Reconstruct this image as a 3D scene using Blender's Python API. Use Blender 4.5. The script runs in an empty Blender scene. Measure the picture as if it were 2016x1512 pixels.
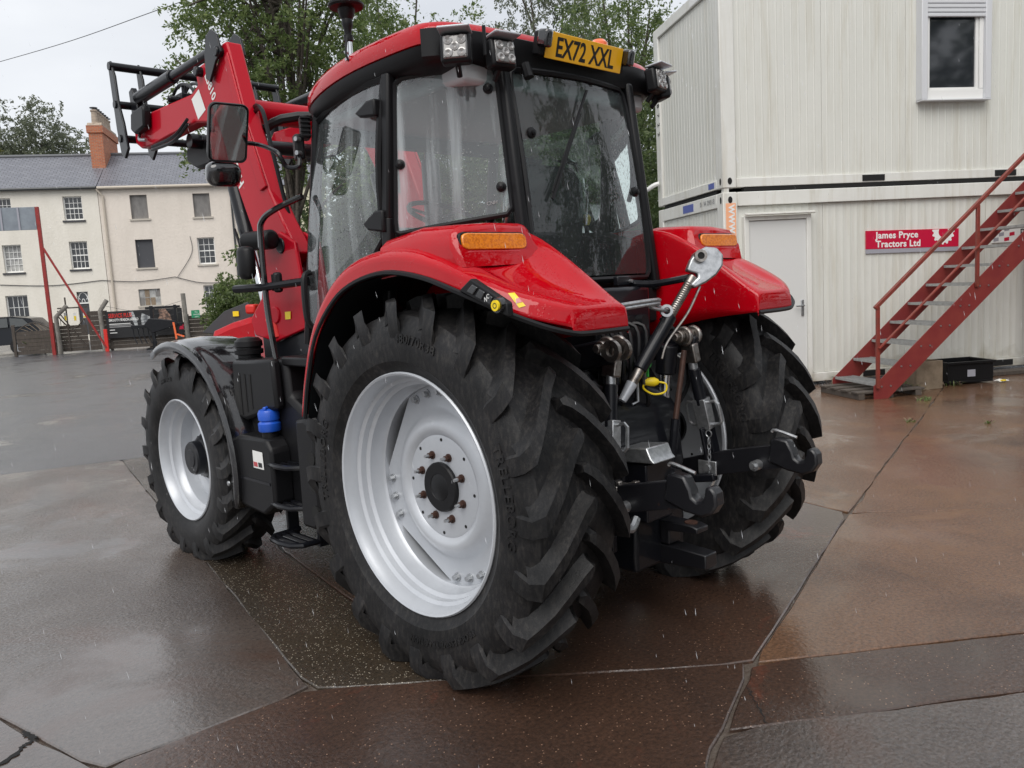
import bpy, math, random
import numpy as np
from mathutils import Vector, Matrix
R_ = math.radians
random.seed(7); rng = np.random.default_rng(7)
S = bpy.context.scene
COL = S.collection

# ------------------------------------------------------------------ camera
CAM = np.array([-2.9716, -2.6991, 1.6157])
RT = np.array([0.71702805, -0.6948199, -0.05564247])
UP = np.array([0.12303029, 0.04758056, 0.99126164])
FW = np.array([0.68610081, 0.71760811, -0.11960049])
FPX = 1612.26
cd = bpy.data.cameras.new('camera'); co = bpy.data.objects.new('camera', cd); COL.objects.link(co)
cd.sensor_width = 36; cd.lens = 36 * FPX / 2016; cd.clip_start = .05; cd.clip_end = 900
co.matrix_world = Matrix(((RT[0], UP[0], -FW[0], CAM[0]), (RT[1], UP[1], -FW[1], CAM[1]), (RT[2], UP[2], -FW[2], CAM[2]), (0, 0, 0, 1)))
S.camera = co

# ------------------------------------------------------------------ overcast sky, soft sun, exposure
SUN_EL, SUN_AZ = 52, 238         # degrees; azimuth clockwise from +Y
W = bpy.data.worlds.new('World'); S.world = W; W.use_nodes = True
nt = W.node_tree; N = nt.nodes; bg = N['Background']
sky = N.new('ShaderNodeTexSky'); sky.sky_type = 'NISHITA'; sky.sun_disc = False
sky.sun_elevation = R_(SUN_EL); sky.sun_rotation = R_(SUN_AZ); sky.dust_density = 4
tc = N.new('ShaderNodeTexCoord'); no = N.new('ShaderNodeTexNoise'); no.inputs['Scale'].default_value = 2.2; no.inputs['Detail'].default_value = 5
mp = N.new('ShaderNodeMapping'); mp.inputs['Scale'].default_value = (1, 1, 2.5)
rp = N.new('ShaderNodeValToRGB'); rp.color_ramp.elements[0].position = .3; rp.color_ramp.elements[0].color = (4.8, 5.0, 5.35, 1)
rp.color_ramp.elements[1].position = .72; rp.color_ramp.elements[1].color = (6.6, 6.75, 6.95, 1)
mx = N.new('ShaderNodeMix'); mx.data_type = 'RGBA'; mx.inputs['Factor'].default_value = .94
nt.links.new(tc.outputs['Generated'], mp.inputs[0]); nt.links.new(mp.outputs[0], no.inputs['Vector']); nt.links.new(no.outputs['Fac'], rp.inputs[0])
nt.links.new(sky.outputs[0], mx.inputs['A']); nt.links.new(rp.outputs[0], mx.inputs['B']); nt.links.new(mx.outputs['Result'], bg.inputs[0])
bg.inputs[1].default_value = .1
sd = bpy.data.lights.new('sun', 'SUN'); so = bpy.data.objects.new('sun', sd); COL.objects.link(so)
sd.energy = 1.5; sd.angle = R_(50); sd.color = (1, .97, .93)
so.rotation_euler = (R_(90 - SUN_EL), 0, R_(180 - SUN_AZ)); so.location = (0, 0, 20)
S.view_settings.view_transform = 'Standard'; S.view_settings.look = 'None'; S.view_settings.exposure = .64; S.view_settings.gamma = 1
S.render.engine = 'CYCLES'
try:
    S.cycles.transparent_max_bounces = 32; S.cycles.max_bounces = 8
except Exception: pass

# ------------------------------------------------------------------ pixel (2016x1512) to point on a plane
def ray(px, py): return FW + RT * (px - 1008) / FPX + UP * (756 - py) / FPX
def G(px, py, z=0.):
    d = ray(px, py); return CAM + d * (z - CAM[2]) / d[2]
def onp(px, py, o, n):
    d = ray(px, py); o = np.array(o, float); n = np.array(n, float); return CAM + d * ((o - CAM) @ n) / (d @ n)
def dep(px, py, dist): return CAM + ray(px, py) * dist

# ------------------------------------------------------------------ materials
M = {}
def mat(name, col, rough=.5, metal=0., coat=0., noise=None, bump=None, spec=.5, emis=None):
    m = bpy.data.materials.new(name); m.use_nodes = True; nt = m.node_tree; b = nt.nodes['Principled BSDF']
    b.inputs['Base Color'].default_value = (*col, 1); b.inputs['Roughness'].default_value = rough; b.inputs['Metallic'].default_value = metal
    b.inputs['Specular IOR Level'].default_value = spec
    if coat: b.inputs['Coat Weight'].default_value = coat; b.inputs['Coat Roughness'].default_value = .06
    if emis: b.inputs['Emission Color'].default_value = (*emis[0], 1); b.inputs['Emission Strength'].default_value = emis[1]
    if noise or bump: tcn = nt.nodes.new('ShaderNodeTexCoord')
    if noise:      # (scale, second colour, low, high [, stretch])
        n = nt.nodes.new('ShaderNodeTexNoise'); n.inputs['Scale'].default_value = noise[0]; n.inputs['Detail'].default_value = 6; n.inputs['Roughness'].default_value = .65
        src = tcn.outputs['Object']
        if len(noise) > 4:
            mpn = nt.nodes.new('ShaderNodeMapping'); mpn.inputs['Scale'].default_value = noise[4]; nt.links.new(src, mpn.inputs[0]); src = mpn.outputs[0]
        nt.links.new(src, n.inputs['Vector'])
        r = nt.nodes.new('ShaderNodeValToRGB'); r.color_ramp.elements[0].position = noise[2]; r.color_ramp.elements[1].position = noise[3]
        r.color_ramp.elements[0].color = (*col, 1); r.color_ramp.elements[1].color = (*noise[1], 1)
        nt.links.new(n.outputs['Fac'], r.inputs[0]); nt.links.new(r.outputs[0], b.inputs['Base Color'])
    if bump:       # (scale, strength, distance)
        n = nt.nodes.new('ShaderNodeTexNoise'); n.inputs['Scale'].default_value = bump[0]; n.inputs['Detail'].default_value = 5
        nt.links.new(tcn.outputs['Object'], n.inputs['Vector'])
        bu = nt.nodes.new('ShaderNodeBump'); bu.inputs['Strength'].default_value = bump[1]; bu.inputs['Distance'].default_value = bump[2]
        nt.links.new(n.outputs['Fac'], bu.inputs['Height']); nt.links.new(bu.outputs[0], b.inputs['Normal'])
        if coat and len(bump) > 3: nt.links.new(bu.outputs[0], b.inputs['Coat Normal'])
    M[name] = m; return m
def drops(name, scale=120, size=.34, h=.0012, coatn=True):
    """raindrop relief on a wet material: voronoi beads"""
    m = M[name]; nt = m.node_tree; b = nt.nodes['Principled BSDF']
    t = nt.nodes.new('ShaderNodeTexCoord'); v = nt.nodes.new('ShaderNodeTexVoronoi'); v.inputs['Scale'].default_value = scale
    nt.links.new(t.outputs['Object'], v.inputs['Vector'])
    n2 = nt.nodes.new('ShaderNodeTexNoise'); n2.inputs['Scale'].default_value = 14; nt.links.new(t.outputs['Object'], n2.inputs['Vector'])
    r = nt.nodes.new('ShaderNodeValToRGB'); r.color_ramp.elements[0].position = 0; r.color_ramp.elements[0].color = (1, 1, 1, 1)
    r.color_ramp.elements[1].position = size; r.color_ramp.elements[1].color = (0, 0, 0, 1); nt.links.new(v.outputs['Distance'], r.inputs[0])
    mm = nt.nodes.new('ShaderNodeMath'); mm.operation = 'MULTIPLY'; nt.links.new(r.outputs[0], mm.inputs[0])
    r2 = nt.nodes.new('ShaderNodeValToRGB'); r2.color_ramp.elements[0].position = .42; r2.color_ramp.elements[1].position = .62; nt.links.new(n2.outputs['Fac'], r2.inputs[0])
    nt.links.new(r2.outputs[0], mm.inputs[1])
    bu = nt.nodes.new('ShaderNodeBump'); bu.inputs['Strength'].default_value = .7; bu.inputs['Distance'].default_value = h
    nt.links.new(mm.outputs[0], bu.inputs['Height'])
    nt.links.new(bu.outputs[0], b.inputs['Coat Normal' if coatn else 'Normal'])

mat('red_paint', (.43, .001, .007), .5, 0, .85, noise=(3, (.37, .0009, .006), .35, .75), spec=.0); M['red_paint'].node_tree.nodes['Principled BSDF'].inputs['Coat Roughness'].default_value = .03; drops('red_paint', 95, .34, .0035)
mat('loader_red', (.42, .002, .013), .5, 0, .35, bump=(260, .12, .002), spec=.08)
mat('dark_red', (.06, .004, .006), .6)
mat('black_plastic', (.008, .008, .009), .42, bump=(500, .08, .001), spec=.25)
mat('black_gloss', (.007, .007, .008), .12, 0, 1, bump=(60, .05, .004, 1)); drops('black_gloss', 170, .3, .0015)
mat('black_paint', (.006, .0065, .009), .35, 0, .3, noise=(9, (.012, .012, .014), .45, .8), spec=.2)
mat('cab_dark', (.008, .009, .010), .6, spec=.2)
mat('seat_fabric', (.012, .012, .013), .85, bump=(300, .3, .002))
mat('rim_silver', (.50, .52, .55), .36, .25, .3, noise=(5, (.44, .46, .49), .4, .75), bump=(35, .06, .003))
mat('zinc', (.50, .51, .52), .34, .85, noise=(40, (.30, .31, .32), .4, .7))
mat('steel', (.34, .32, .30), .35, .95, noise=(30, (.14, .11, .09), .42, .7))
mat('chrome', (.75, .76, .78), .09, 1)
mat('rust', (.075, .035, .024), .6, .3, noise=(25, (.035, .018, .014), .4, .7))
mat('worn_black', (.007, .007, .009), .4, .0, .2, noise=(16, (.10, .04, .025), .66, .76))
mat('amber', (.80, .24, .01), .18, 0, 1, noise=(90, (.60, .15, .008), .45, .6), bump=(120, .5, .004))
mat('tail_red', (.45, .004, .012), .18, 0, 1)
mat('lens', (.16, .155, .15), .2, .3, .6)
mat('lens_white', (.34, .33, .32), .15, .3, .8)
mat('roof_lining', (.50, .53, .54), .8)
mat('plate_yellow', (.90, .46, .006), .35, 0, .4)
mat('letter_black', (.01, .01, .01), .4)
mat('yellow', (.85, .62, .01), .4)
mat('sticker_white', (.75, .75, .73), .5)
mat('blue_cap', (.010, .085, .50), .4, 0, .3)
mat('green_tag', (.03, .30, .04), .5)
mat('orange', (.85, .14, .02), .25, 0, 1)
mat('bright_red', (.62, .02, .012), .4)
mat('mirror_glass', (.55, .58, .58), .02, 1)
mat('mint', (.35, .68, .62), .4)
mat('cream_wall', (.76, .72, .64), .85, noise=(1.2, (.66, .62, .54), .35, .75, (1, 1, .4)), bump=(9, .45, .03))
mat('cream_wall_two', (.73, .66, .585), .85, noise=(1.0, (.63, .57, .50), .35, .75, (1, 1, .4)), bump=(8, .5, .03))
mat('cream_wall_three', (.66, .62, .46), .85, noise=(1.2, (.58, .54, .40), .35, .75), bump=(9, .4, .03))
mat('sill_dark', (.05, .05, .055), .7)
mat('sill_stone', (.48, .44, .38), .8)
mat('white_paint', (.78, .78, .76), .45)
mat('board_grey', (.23, .22, .21), .85, noise=(5, (.15, .145, .14), .35, .7, (1, 1, .4)))
mat('board_dark', (.06, .062, .07), .7)
mat('dark_glass', (.02, .023, .028), .06, 0, 0, spec=.9)
mat('curtain', (.45, .45, .43), .8, noise=(3, (.25, .25, .25), .4, .6))
mat('lead', (.10, .105, .115), .55)
mat('clay_pot', (.42, .34, .26), .8, noise=(8, (.26, .21, .17), .4, .7))
mat('gutter_black', (.035, .038, .04), .4)
mat('pipe_cream', (.52, .46, .38), .6)
mat('timber', (.085, .068, .055), .8, noise=(5, (.045, .038, .032), .35, .7, (6, 6, 1)), bump=(30, .4, .01))
mat('timber_light', (.26, .20, .14), .8, noise=(7, (.16, .12, .08), .35, .7), bump=(30, .4, .01))
mat('concrete_post', (.25, .235, .21), .9, noise=(6, (.15, .14, .12), .4, .7))
mat('frame_red', (.30, .018, .016), .5, noise=(7, (.2, .02, .015), .4, .7))
mat('grey_panel', (.24, .27, .30), .45, .3, noise=(3, (.19, .21, .24), .4, .7))
mat('wire', (.05, .05, .055), .6)
mat('banner_black', (.010, .010, .011), .4)
mat('car_paint', (.006, .008, .012), .25, .0, .4, spec=.15)
mat('car_glass', (.02, .028, .032), .15, spec=.2)
mat('container_white', (.68, .68, .63), .42, noise=(.7, (.62, .62, .57), .35, .75), bump=(3, .05, .02))
def grime(name):
    m = M[name]; nt = m.node_tree; b = nt.nodes['Principled BSDF']; L = nt.links.new; src = b.inputs['Base Color'].links[0].from_socket
    g = tex(m, 'ShaderNodeNewGeometry'); mp_ = tex(m, 'ShaderNodeMapping'); mp_.inputs['Scale'].default_value = (5, 5, .35); L(g.outputs['Position'], mp_.inputs[0]); n = tex(m, 'ShaderNodeTexNoise', Scale=1.4, Detail=8., Roughness=.7); L(mp_.outputs[0], n.inputs['Vector'])
    r = tex(m, 'ShaderNodeValToRGB'); r.color_ramp.elements[0].position = .5; r.color_ramp.elements[0].color = (0, 0, 0, 1); r.color_ramp.elements[1].position = .85; r.color_ramp.elements[1].color = (.85, .85, .85, 1); L(n.outputs['Fac'], r.inputs[0])
    x = tex(m, 'ShaderNodeMix', data_type='RGBA'); L(r.outputs[0], x.inputs['Factor']); L(src, x.inputs['A']); x.inputs['B'].default_value = (.45, .41, .31, 1)
    s = tex(m, 'ShaderNodeSeparateXYZ'); L(g.outputs['Position'], s.inputs[0]); n2 = tex(m, 'ShaderNodeTexNoise', Scale=3.5, Detail=6.); L(g.outputs['Position'], n2.inputs['Vector'])
    a = tex(m, 'ShaderNodeMath', operation='MULTIPLY_ADD'); L(n2.outputs['Fac'], a.inputs[0]); a.inputs[1].default_value = .9; a.inputs[2].default_value = -.15
    d = tex(m, 'ShaderNodeMath', operation='SUBTRACT'); L(a.outputs[0], d.inputs[0]); L(s.outputs[2], d.inputs[1])
    r2 = tex(m, 'ShaderNodeValToRGB'); r2.color_ramp.elements[0].position = .0; r2.color_ramp.elements[0].color = (0, 0, 0, 1); r2.color_ramp.elements[1].position = .3; r2.color_ramp.elements[1].color = (.75, .75, .75, 1); L(d.outputs[0], r2.inputs[0])
    y = tex(m, 'ShaderNodeMix', data_type='RGBA'); L(r2.outputs[0], y.inputs['Factor']); L(x.outputs['Result'], y.inputs['A']); y.inputs['B'].default_value = (.28, .25, .17, 1); L(y.outputs['Result'], b.inputs['Base Color'])
GRIME = grime
mat('container_frame', (.72, .72, .68), .42, noise=(1.2, (.65, .645, .605), .4, .75))
mat('door_grey', (.64, .645, .63), .4)
mat('gap_black', (.008, .008, .008), .9)
mat('shutter', (.62, .63, .65), .4)
mat('sign_red', (.52, .008, .045), .35, 0, .2)
mat('sign_grey', (.33, .33, .37), .4)
mat('sign_orange', (.86, .42, .24), .5)
mat('sign_blue', (.11, .14, .38), .5)
mat('faded_letter', (.30, .30, .30), .6)
mat('stair_red', (.19, .022, .022), .5, .1, .2, noise=(4, (.24, .04, .03), .4, .75))
mat('rail_rust', (.24, .035, .024), .55, .1, .2, noise=(13, (.13, .035, .022), .4, .72), bump=(60, .25, .004))
mat('grating', (.40, .41, .40), .5, .4, noise=(20, (.28, .28, .27), .4, .7), bump=(90, .5, .01))
mat('bark', (.09, .075, .06), .9, noise=(6, (.05, .042, .035), .35, .7), bump=(14, .8, .04))
mat('sign_green', (.02, .26, .12), .5)
mat('skin_print', (.36, .22, .16), .6, noise=(9, (.08, .05, .04), .42, .58))
mat('pale_print', (.5, .52, .52), .6, noise=(5, (.12, .13, .14), .42, .6))

def glass(name, tint, rough=.02, ior=1.5, streak=0., film=.03):
    m = bpy.data.materials.new(name); m.use_nodes = True; nt = m.node_tree; nt.nodes.clear()
    o = nt.nodes.new('ShaderNodeOutputMaterial'); t = nt.nodes.new('ShaderNodeBsdfTransparent'); t.inputs[0].default_value = (*tint, 1)
    g = nt.nodes.new('ShaderNodeBsdfGlossy'); g.inputs['Roughness'].default_value = rough; g.inputs[0].default_value = (1, 1, 1, 1)
    f = nt.nodes.new('ShaderNodeFresnel'); f.inputs[0].default_value = ior; x = nt.nodes.new('ShaderNodeMixShader')
    tcn = nt.nodes.new('ShaderNodeTexCoord'); v = nt.nodes.new('ShaderNodeTexVoronoi'); v.inputs['Scale'].default_value = 75
    mpn = nt.nodes.new('ShaderNodeMapping'); mpn.inputs['Scale'].default_value = (1, 1, .45)
    nt.links.new(tcn.outputs['Object'], mpn.inputs[0]); nt.links.new(mpn.outputs[0], v.inputs['Vector'])
    r = nt.nodes.new('ShaderNodeValToRGB'); r.color_ramp.elements[0].position = .0; r.color_ramp.elements[0].color = (1, 1, 1, 1); r.color_ramp.elements[1].position = .24; r.color_ramp.elements[1].color = (0, 0, 0, 1)
    nt.links.new(v.outputs['Distance'], r.inputs[0])
    bu = nt.nodes.new('ShaderNodeBump'); bu.inputs['Strength'].default_value = .9; bu.inputs['Distance'].default_value = .0016; nt.links.new(r.outputs[0], bu.inputs['Height'])
    nt.links.new(bu.outputs[0], g.inputs['Normal'])
    nt.links.new(f.outputs[0], x.inputs[0]); nt.links.new(t.outputs[0], x.inputs[1]); nt.links.new(g.outputs[0], x.inputs[2])
    last = x
    if streak:     # milky diffuse film and streaks painted in for bright reflections on the pane
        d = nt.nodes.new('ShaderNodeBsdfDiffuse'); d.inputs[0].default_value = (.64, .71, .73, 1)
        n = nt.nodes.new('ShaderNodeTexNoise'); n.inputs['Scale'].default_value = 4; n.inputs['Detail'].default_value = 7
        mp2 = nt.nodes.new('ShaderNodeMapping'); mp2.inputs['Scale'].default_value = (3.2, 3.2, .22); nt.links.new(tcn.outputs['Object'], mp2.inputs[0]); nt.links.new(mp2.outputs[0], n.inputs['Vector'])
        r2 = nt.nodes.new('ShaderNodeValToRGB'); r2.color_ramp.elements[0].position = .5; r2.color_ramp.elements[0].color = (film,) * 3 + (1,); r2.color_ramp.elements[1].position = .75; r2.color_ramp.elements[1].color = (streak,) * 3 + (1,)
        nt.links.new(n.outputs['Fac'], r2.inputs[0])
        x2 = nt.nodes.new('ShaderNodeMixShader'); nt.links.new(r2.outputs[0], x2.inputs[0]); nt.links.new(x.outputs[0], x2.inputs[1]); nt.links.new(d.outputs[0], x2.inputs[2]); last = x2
    nt.links.new(last.outputs[0], o.inputs[0]); M[name] = m
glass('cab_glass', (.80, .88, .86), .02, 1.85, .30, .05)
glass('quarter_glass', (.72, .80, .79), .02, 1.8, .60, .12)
glass('rear_glass', (.66, .76, .73), .015, 1.55, .04)
glass('film_plastic', (.90, .93, .91), .10, 1.3, .14, .02)

def rubber(name, a, b):
    m = mat(name, a, .5, 0, 0, noise=(60, b, .46, .80, (1, 1, .4)), bump=(160, .3, .003), spec=.3); nt = m.node_tree; bs = nt.nodes['Principled BSDF']
    src = bs.inputs['Base Color'].links[0].from_socket; t = tex(m, 'ShaderNodeTexCoord'); n = tex(m, 'ShaderNodeTexNoise', Scale=4.5, Detail=5., Roughness=.7); nt.links.new(t.outputs['Object'], n.inputs['Vector'])
    r = tex(m, 'ShaderNodeValToRGB'); r.color_ramp.elements[0].position = .38; r.color_ramp.elements[0].color = (.55, .55, .55, 1); r.color_ramp.elements[1].position = .66; r.color_ramp.elements[1].color = (1.7, 1.65, 1.6, 1); nt.links.new(n.outputs['Fac'], r.inputs[0])
    x = tex(m, 'ShaderNodeMix', data_type='RGBA', blend_type='MULTIPLY'); x.inputs['Factor'].default_value = 1; nt.links.new(src, x.inputs['A']); nt.links.new(r.outputs[0], x.inputs['B']); nt.links.new(x.outputs['Result'], bs.inputs['Base Color']); return m


def leafmat(name, a, b, c):
    m = bpy.data.materials.new(name); m.use_nodes = True; nt = m.node_tree; p = nt.nodes['Principled BSDF']
    g = nt.nodes.new('ShaderNodeNewGeometry'); r = nt.nodes.new('ShaderNodeValToRGB')
    r.color_ramp.elements[0].color = (*a, 1); r.color_ramp.elements[1].color = (*c, 1); e = r.color_ramp.elements.new(.55); e.color = (*b, 1)
    nt.links.new(g.outputs['Random Per Island'], r.inputs[0]); nt.links.new(r.outputs[0], p.inputs['Base Color'])
    p.inputs['Roughness'].default_value = .5
    tr = nt.nodes.new('ShaderNodeBsdfTranslucent'); nt.links.new(r.outputs[0], tr.inputs[0]); x = nt.nodes.new('ShaderNodeMixShader'); x.inputs[0].default_value = .55
    o = nt.nodes['Material Output']; nt.links.new(p.outputs[0], x.inputs[1]); nt.links.new(tr.outputs[0], x.inputs[2]); nt.links.new(x.outputs[0], o.inputs[0])
    M[name] = m
leafmat('leaf_mid', (.09, .135, .045), (.15, .21, .07), (.24, .29, .11))
leafmat('leaf_dark', (.06, .09, .035), (.10, .145, .055), (.16, .20, .08))
leafmat('leaf_grey', (.10, .12, .08), (.16, .18, .12), (.23, .25, .17))
leafmat('leaf_yellow', (.08, .09, .015), (.16, .16, .02), (.28, .25, .03))

def tex(m, kind, **kw):
    n = m.node_tree.nodes.new(kind)
    for k, v in kw.items():
        if k in n.inputs: n.inputs[k].default_value = v
        else: setattr(n, k, v)
    return n
rubber('tyre_rubber', (.010, .010, .011), (.036, .034, .032))
def slate(name):
    m = mat(name, (.15, .155, .175), .38); nt = m.node_tree; b = nt.nodes['Principled BSDF']
    t = tex(m, 'ShaderNodeTexCoord'); mpn = tex(m, 'ShaderNodeMapping'); mpn.inputs['Rotation'].default_value = (0, 0, 0)
    br = tex(m, 'ShaderNodeTexBrick', Scale=1., **{'Mortar Size': .018, 'Mortar Smooth': .3, 'Brick Width': .34, 'Row Height': .17, 'Color1': (.15, .155, .18, 1), 'Color2': (.20, .205, .23, 1), 'Mortar': (.045, .045, .05, 1), 'Bias': -.1})
    nt.links.new(t.outputs['UV'], br.inputs['Vector']); nt.links.new(br.outputs['Color'], b.inputs['Base Color'])
    bu = tex(m, 'ShaderNodeBump', Strength=.6, Distance=.02); bu.invert = True; nt.links.new(br.outputs['Fac'], bu.inputs['Height']); nt.links.new(bu.outputs[0], b.inputs['Normal'])
slate('slate_roof')
def brick(name):
    m = mat(name, (.4, .12, .05), .85); nt = m.node_tree; b = nt.nodes['Principled BSDF']
    t = tex(m, 'ShaderNodeTexCoord')
    br = tex(m, 'ShaderNodeTexBrick', Scale=1., **{'Mortar Size': .012, 'Brick Width': .23, 'Row Height': .075, 'Color1': (.50, .15, .06, 1), 'Color2': (.36, .09, .04, 1), 'Mortar': (.30, .22, .16, 1)})
    nt.links.new(t.outputs['UV'], br.inputs['Vector']); nt.links.new(br.outputs['Color'], b.inputs['Base Color'])
    bu = tex(m, 'ShaderNodeBump', Strength=.5, Distance=.01); bu.invert = True; nt.links.new(br.outputs['Fac'], bu.inputs['Height']); nt.links.new(bu.outputs[0], b.inputs['Normal'])
brick('chimney_brick')

GRIME('container_white'); GRIME('container_frame')
def wet(name, cols, rough, stain=None, speck=None, puddle=.55, bscale=60, bstr=.5, bdist=.004, scale=.9, ior=1.6):
    """wet ground: colour patches, rough/smooth water patches, fine relief that flattens where water stands"""
    m = mat(name, cols[0], .6, spec=.25); nt = m.node_tree; b = nt.nodes['Principled BSDF']; L = nt.links.new
    t = tex(m, 'ShaderNodeTexCoord'); P = t.outputs['Object']
    n1 = tex(m, 'ShaderNodeTexNoise', Scale=scale, Detail=8., Roughness=.62, Distortion=.6); L(P, n1.inputs['Vector'])
    r1 = tex(m, 'ShaderNodeValToRGB'); r1.color_ramp.elements[0].position = .3; r1.color_ramp.elements[0].color = (*cols[0], 1); r1.color_ramp.elements[1].position = .72; r1.color_ramp.elements[1].color = (*cols[-1], 1)
    if len(cols) > 2: e = r1.color_ramp.elements.new(.5); e.color = (*cols[1], 1)
    L(n1.outputs['Fac'], r1.inputs[0]); c = r1.outputs[0]
    n4 = tex(m, 'ShaderNodeTexNoise', Scale=58., Detail=5., Roughness=.7); L(P, n4.inputs['Vector'])
    mxg = tex(m, 'ShaderNodeMix', data_type='RGBA', blend_type='MULTIPLY'); mxg.inputs['Factor'].default_value = 1
    rg = tex(m, 'ShaderNodeValToRGB'); rg.color_ramp.elements[0].position = .3; rg.color_ramp.elements[0].color = (.45, .45, .45, 1); rg.color_ramp.elements[1].position = .75; rg.color_ramp.elements[1].color = (1.65, 1.6, 1.55, 1)
    L(n4.outputs['Fac'], rg.inputs[0]); L(c, mxg.inputs['A']); L(rg.outputs[0], mxg.inputs['B']); c = mxg.outputs['Result']
    if stain:      # (colour, scale, low, high)
        n5 = tex(m, 'ShaderNodeTexNoise', Scale=stain[1], Detail=7., Roughness=.7, Distortion=1.2); L(P, n5.inputs['Vector'])
        r5 = tex(m, 'ShaderNodeValToRGB'); r5.color_ramp.elements[0].position = stain[2]; r5.color_ramp.elements[1].position = stain[3]; L(n5.outputs['Fac'], r5.inputs[0])
        mx5 = tex(m, 'ShaderNodeMix', data_type='RGBA'); L(r5.outputs[0], mx5.inputs['Factor']); L(c, mx5.inputs['A']); mx5.inputs['B'].default_value = (*stain[0], 1); c = mx5.outputs['Result']
    if speck:      # exposed pebbles: (colour, scale, threshold)
        v = tex(m, 'ShaderNodeTexVoronoi', Scale=speck[1]); L(P, v.inputs['Vector'])
        rv = tex(m, 'ShaderNodeMath', operation='LESS_THAN'); L(v.outputs['Distance'], rv.inputs[0]); rv.inputs[1].default_value = .33
        sx = tex(m, 'ShaderNodeSeparateColor'); L(v.outputs['Color'], sx.inputs[0])
        gt = tex(m, 'ShaderNodeMath', operation='GREATER_THAN'); L(sx.outputs[0], gt.inputs[0]); gt.inputs[1].default_value = speck[2]
        mu = tex(m, 'ShaderNodeMath', operation='MULTIPLY'); L(rv.outputs[0], mu.inputs[0]); L(gt.outputs[0], mu.inputs[1])
        mxs = tex(m, 'ShaderNodeMix', data_type='RGBA'); L(mu.outputs[0], mxs.inputs['Factor']); L(c, mxs.inputs['A']); mxs.inputs['B'].default_value = (*speck[0], 1); c = mxs.outputs['Result']
    L(c, b.inputs['Base Color'])
    n2 = tex(m, 'ShaderNodeTexNoise', Scale=.75, Detail=5., Roughness=.6, Distortion=.4); L(P, n2.inputs['Vector'])
    r2 = tex(m, 'ShaderNodeValToRGB'); r2.color_ramp.elements[0].position = puddle - .08; r2.color_ramp.elements[0].color = (1, 1, 1, 1); r2.color_ramp.elements[1].position = puddle + .08; r2.color_ramp.elements[1].color = (0, 0, 0, 1)
    L(n2.outputs['Fac'], r2.inputs[0])      # 1 = damp, 0 = standing water
    mr = tex(m, 'ShaderNodeMapRange'); L(r2.outputs[0], mr.inputs[0]); mr.inputs[3].default_value = rough[0]; mr.inputs[4].default_value = rough[1]; L(mr.outputs[0], b.inputs['Coat Roughness']); b.inputs['Coat IOR'].default_value = ior
    n7 = tex(m, 'ShaderNodeTexNoise', Scale=70., Detail=4., Roughness=.6); L(P, n7.inputs['Vector']); m7 = tex(m, 'ShaderNodeMapRange'); L(n7.outputs['Fac'], m7.inputs[0]); m7.inputs[1].default_value = .36; m7.inputs[2].default_value = .6; m7.inputs[3].default_value = .5; m7.inputs[4].default_value = 1.
    x7 = tex(m, 'ShaderNodeMath', operation='MAXIMUM'); inv = tex(m, 'ShaderNodeMath', operation='SUBTRACT'); inv.inputs[0].default_value = 1; L(r2.outputs[0], inv.inputs[1]); L(m7.outputs[0], x7.inputs[0]); L(inv.outputs[0], x7.inputs[1]); L(x7.outputs[0], b.inputs['Coat Weight'])
    n3 = tex(m, 'ShaderNodeTexNoise', Scale=bscale, Detail=6., Roughness=.6); L(P, n3.inputs['Vector'])
    mb = tex(m, 'ShaderNodeMapRange'); L(r2.outputs[0], mb.inputs[0]); mb.inputs[3].default_value = bstr * .25; mb.inputs[4].default_value = bstr
    n6 = tex(m, 'ShaderNodeTexNoise', Scale=14., Detail=4., Distortion=.5); L(P, n6.inputs['Vector'])
    hs = tex(m, 'ShaderNodeMath', operation='MULTIPLY_ADD'); L(n6.outputs['Fac'], hs.inputs[0]); hs.inputs[1].default_value = .6; L(n3.outputs['Fac'], hs.inputs[2])
    bu = tex(m, 'ShaderNodeBump', Distance=bdist); L(mb.outputs[0], bu.inputs['Strength']); L(hs.outputs[0], bu.inputs['Height']); L(bu.outputs[0], b.inputs['Normal'])
    bc = tex(m, 'ShaderNodeBump', Distance=bdist * .6); L(mb.outputs[0], bc.inputs['Strength']); L(hs.outputs[0], bc.inputs['Height']); L(bc.outputs[0], b.inputs['Coat Normal'])
wet('tarmac', [(.055, .056, .062), (.078, .079, .087)], (.12, .24), puddle=.58, bscale=55, bstr=1., bdist=.012, stain=((.075, .062, .045), .45, .66, .74), ior=1.65)
wet('concrete_grey', [(.036, .025, .020), (.062, .047, .039), (.088, .071, .061)], (.03, .09), puddle=.5, stain=((.070, .034, .020), .7, .52, .70), bscale=48, bstr=1., bdist=.0085, ior=2.05)
wet('concrete_pebble', [(.024, .016, .009), (.042, .030, .018)], (.05, .14), puddle=.58, speck=((.42, .37, .29), 120, .84), bscale=60, bstr=1., bdist=.010)
wet('concrete_brown', [(.060, .029, .015), (.118, .061, .033), (.155, .083, .046)], (.04, .14), puddle=.5, stain=((.17, .085, .036), 1.1, .54, .74), bscale=50, bstr=1., bdist=.009, ior=1.55)
wet('concrete_dark', [(.032, .017, .011), (.066, .034, .021)], (.03, .11), puddle=.48, speck=((.30, .18, .12), 120, .965), stain=((.16, .040, .020), .9, .60, .76), bscale=50, bstr=1., bdist=.008, ior=1.65)
mat('joint_fill', (.075, .055, .042), .35, noise=(20, (.13, .11, .09), .4, .7), bump=(80, .6, .01), spec=.7)
mat('soil', (.06, .042, .03), .85, noise=(9, (.10, .075, .05), .4, .7), bump=(20, .8, .03))
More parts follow.
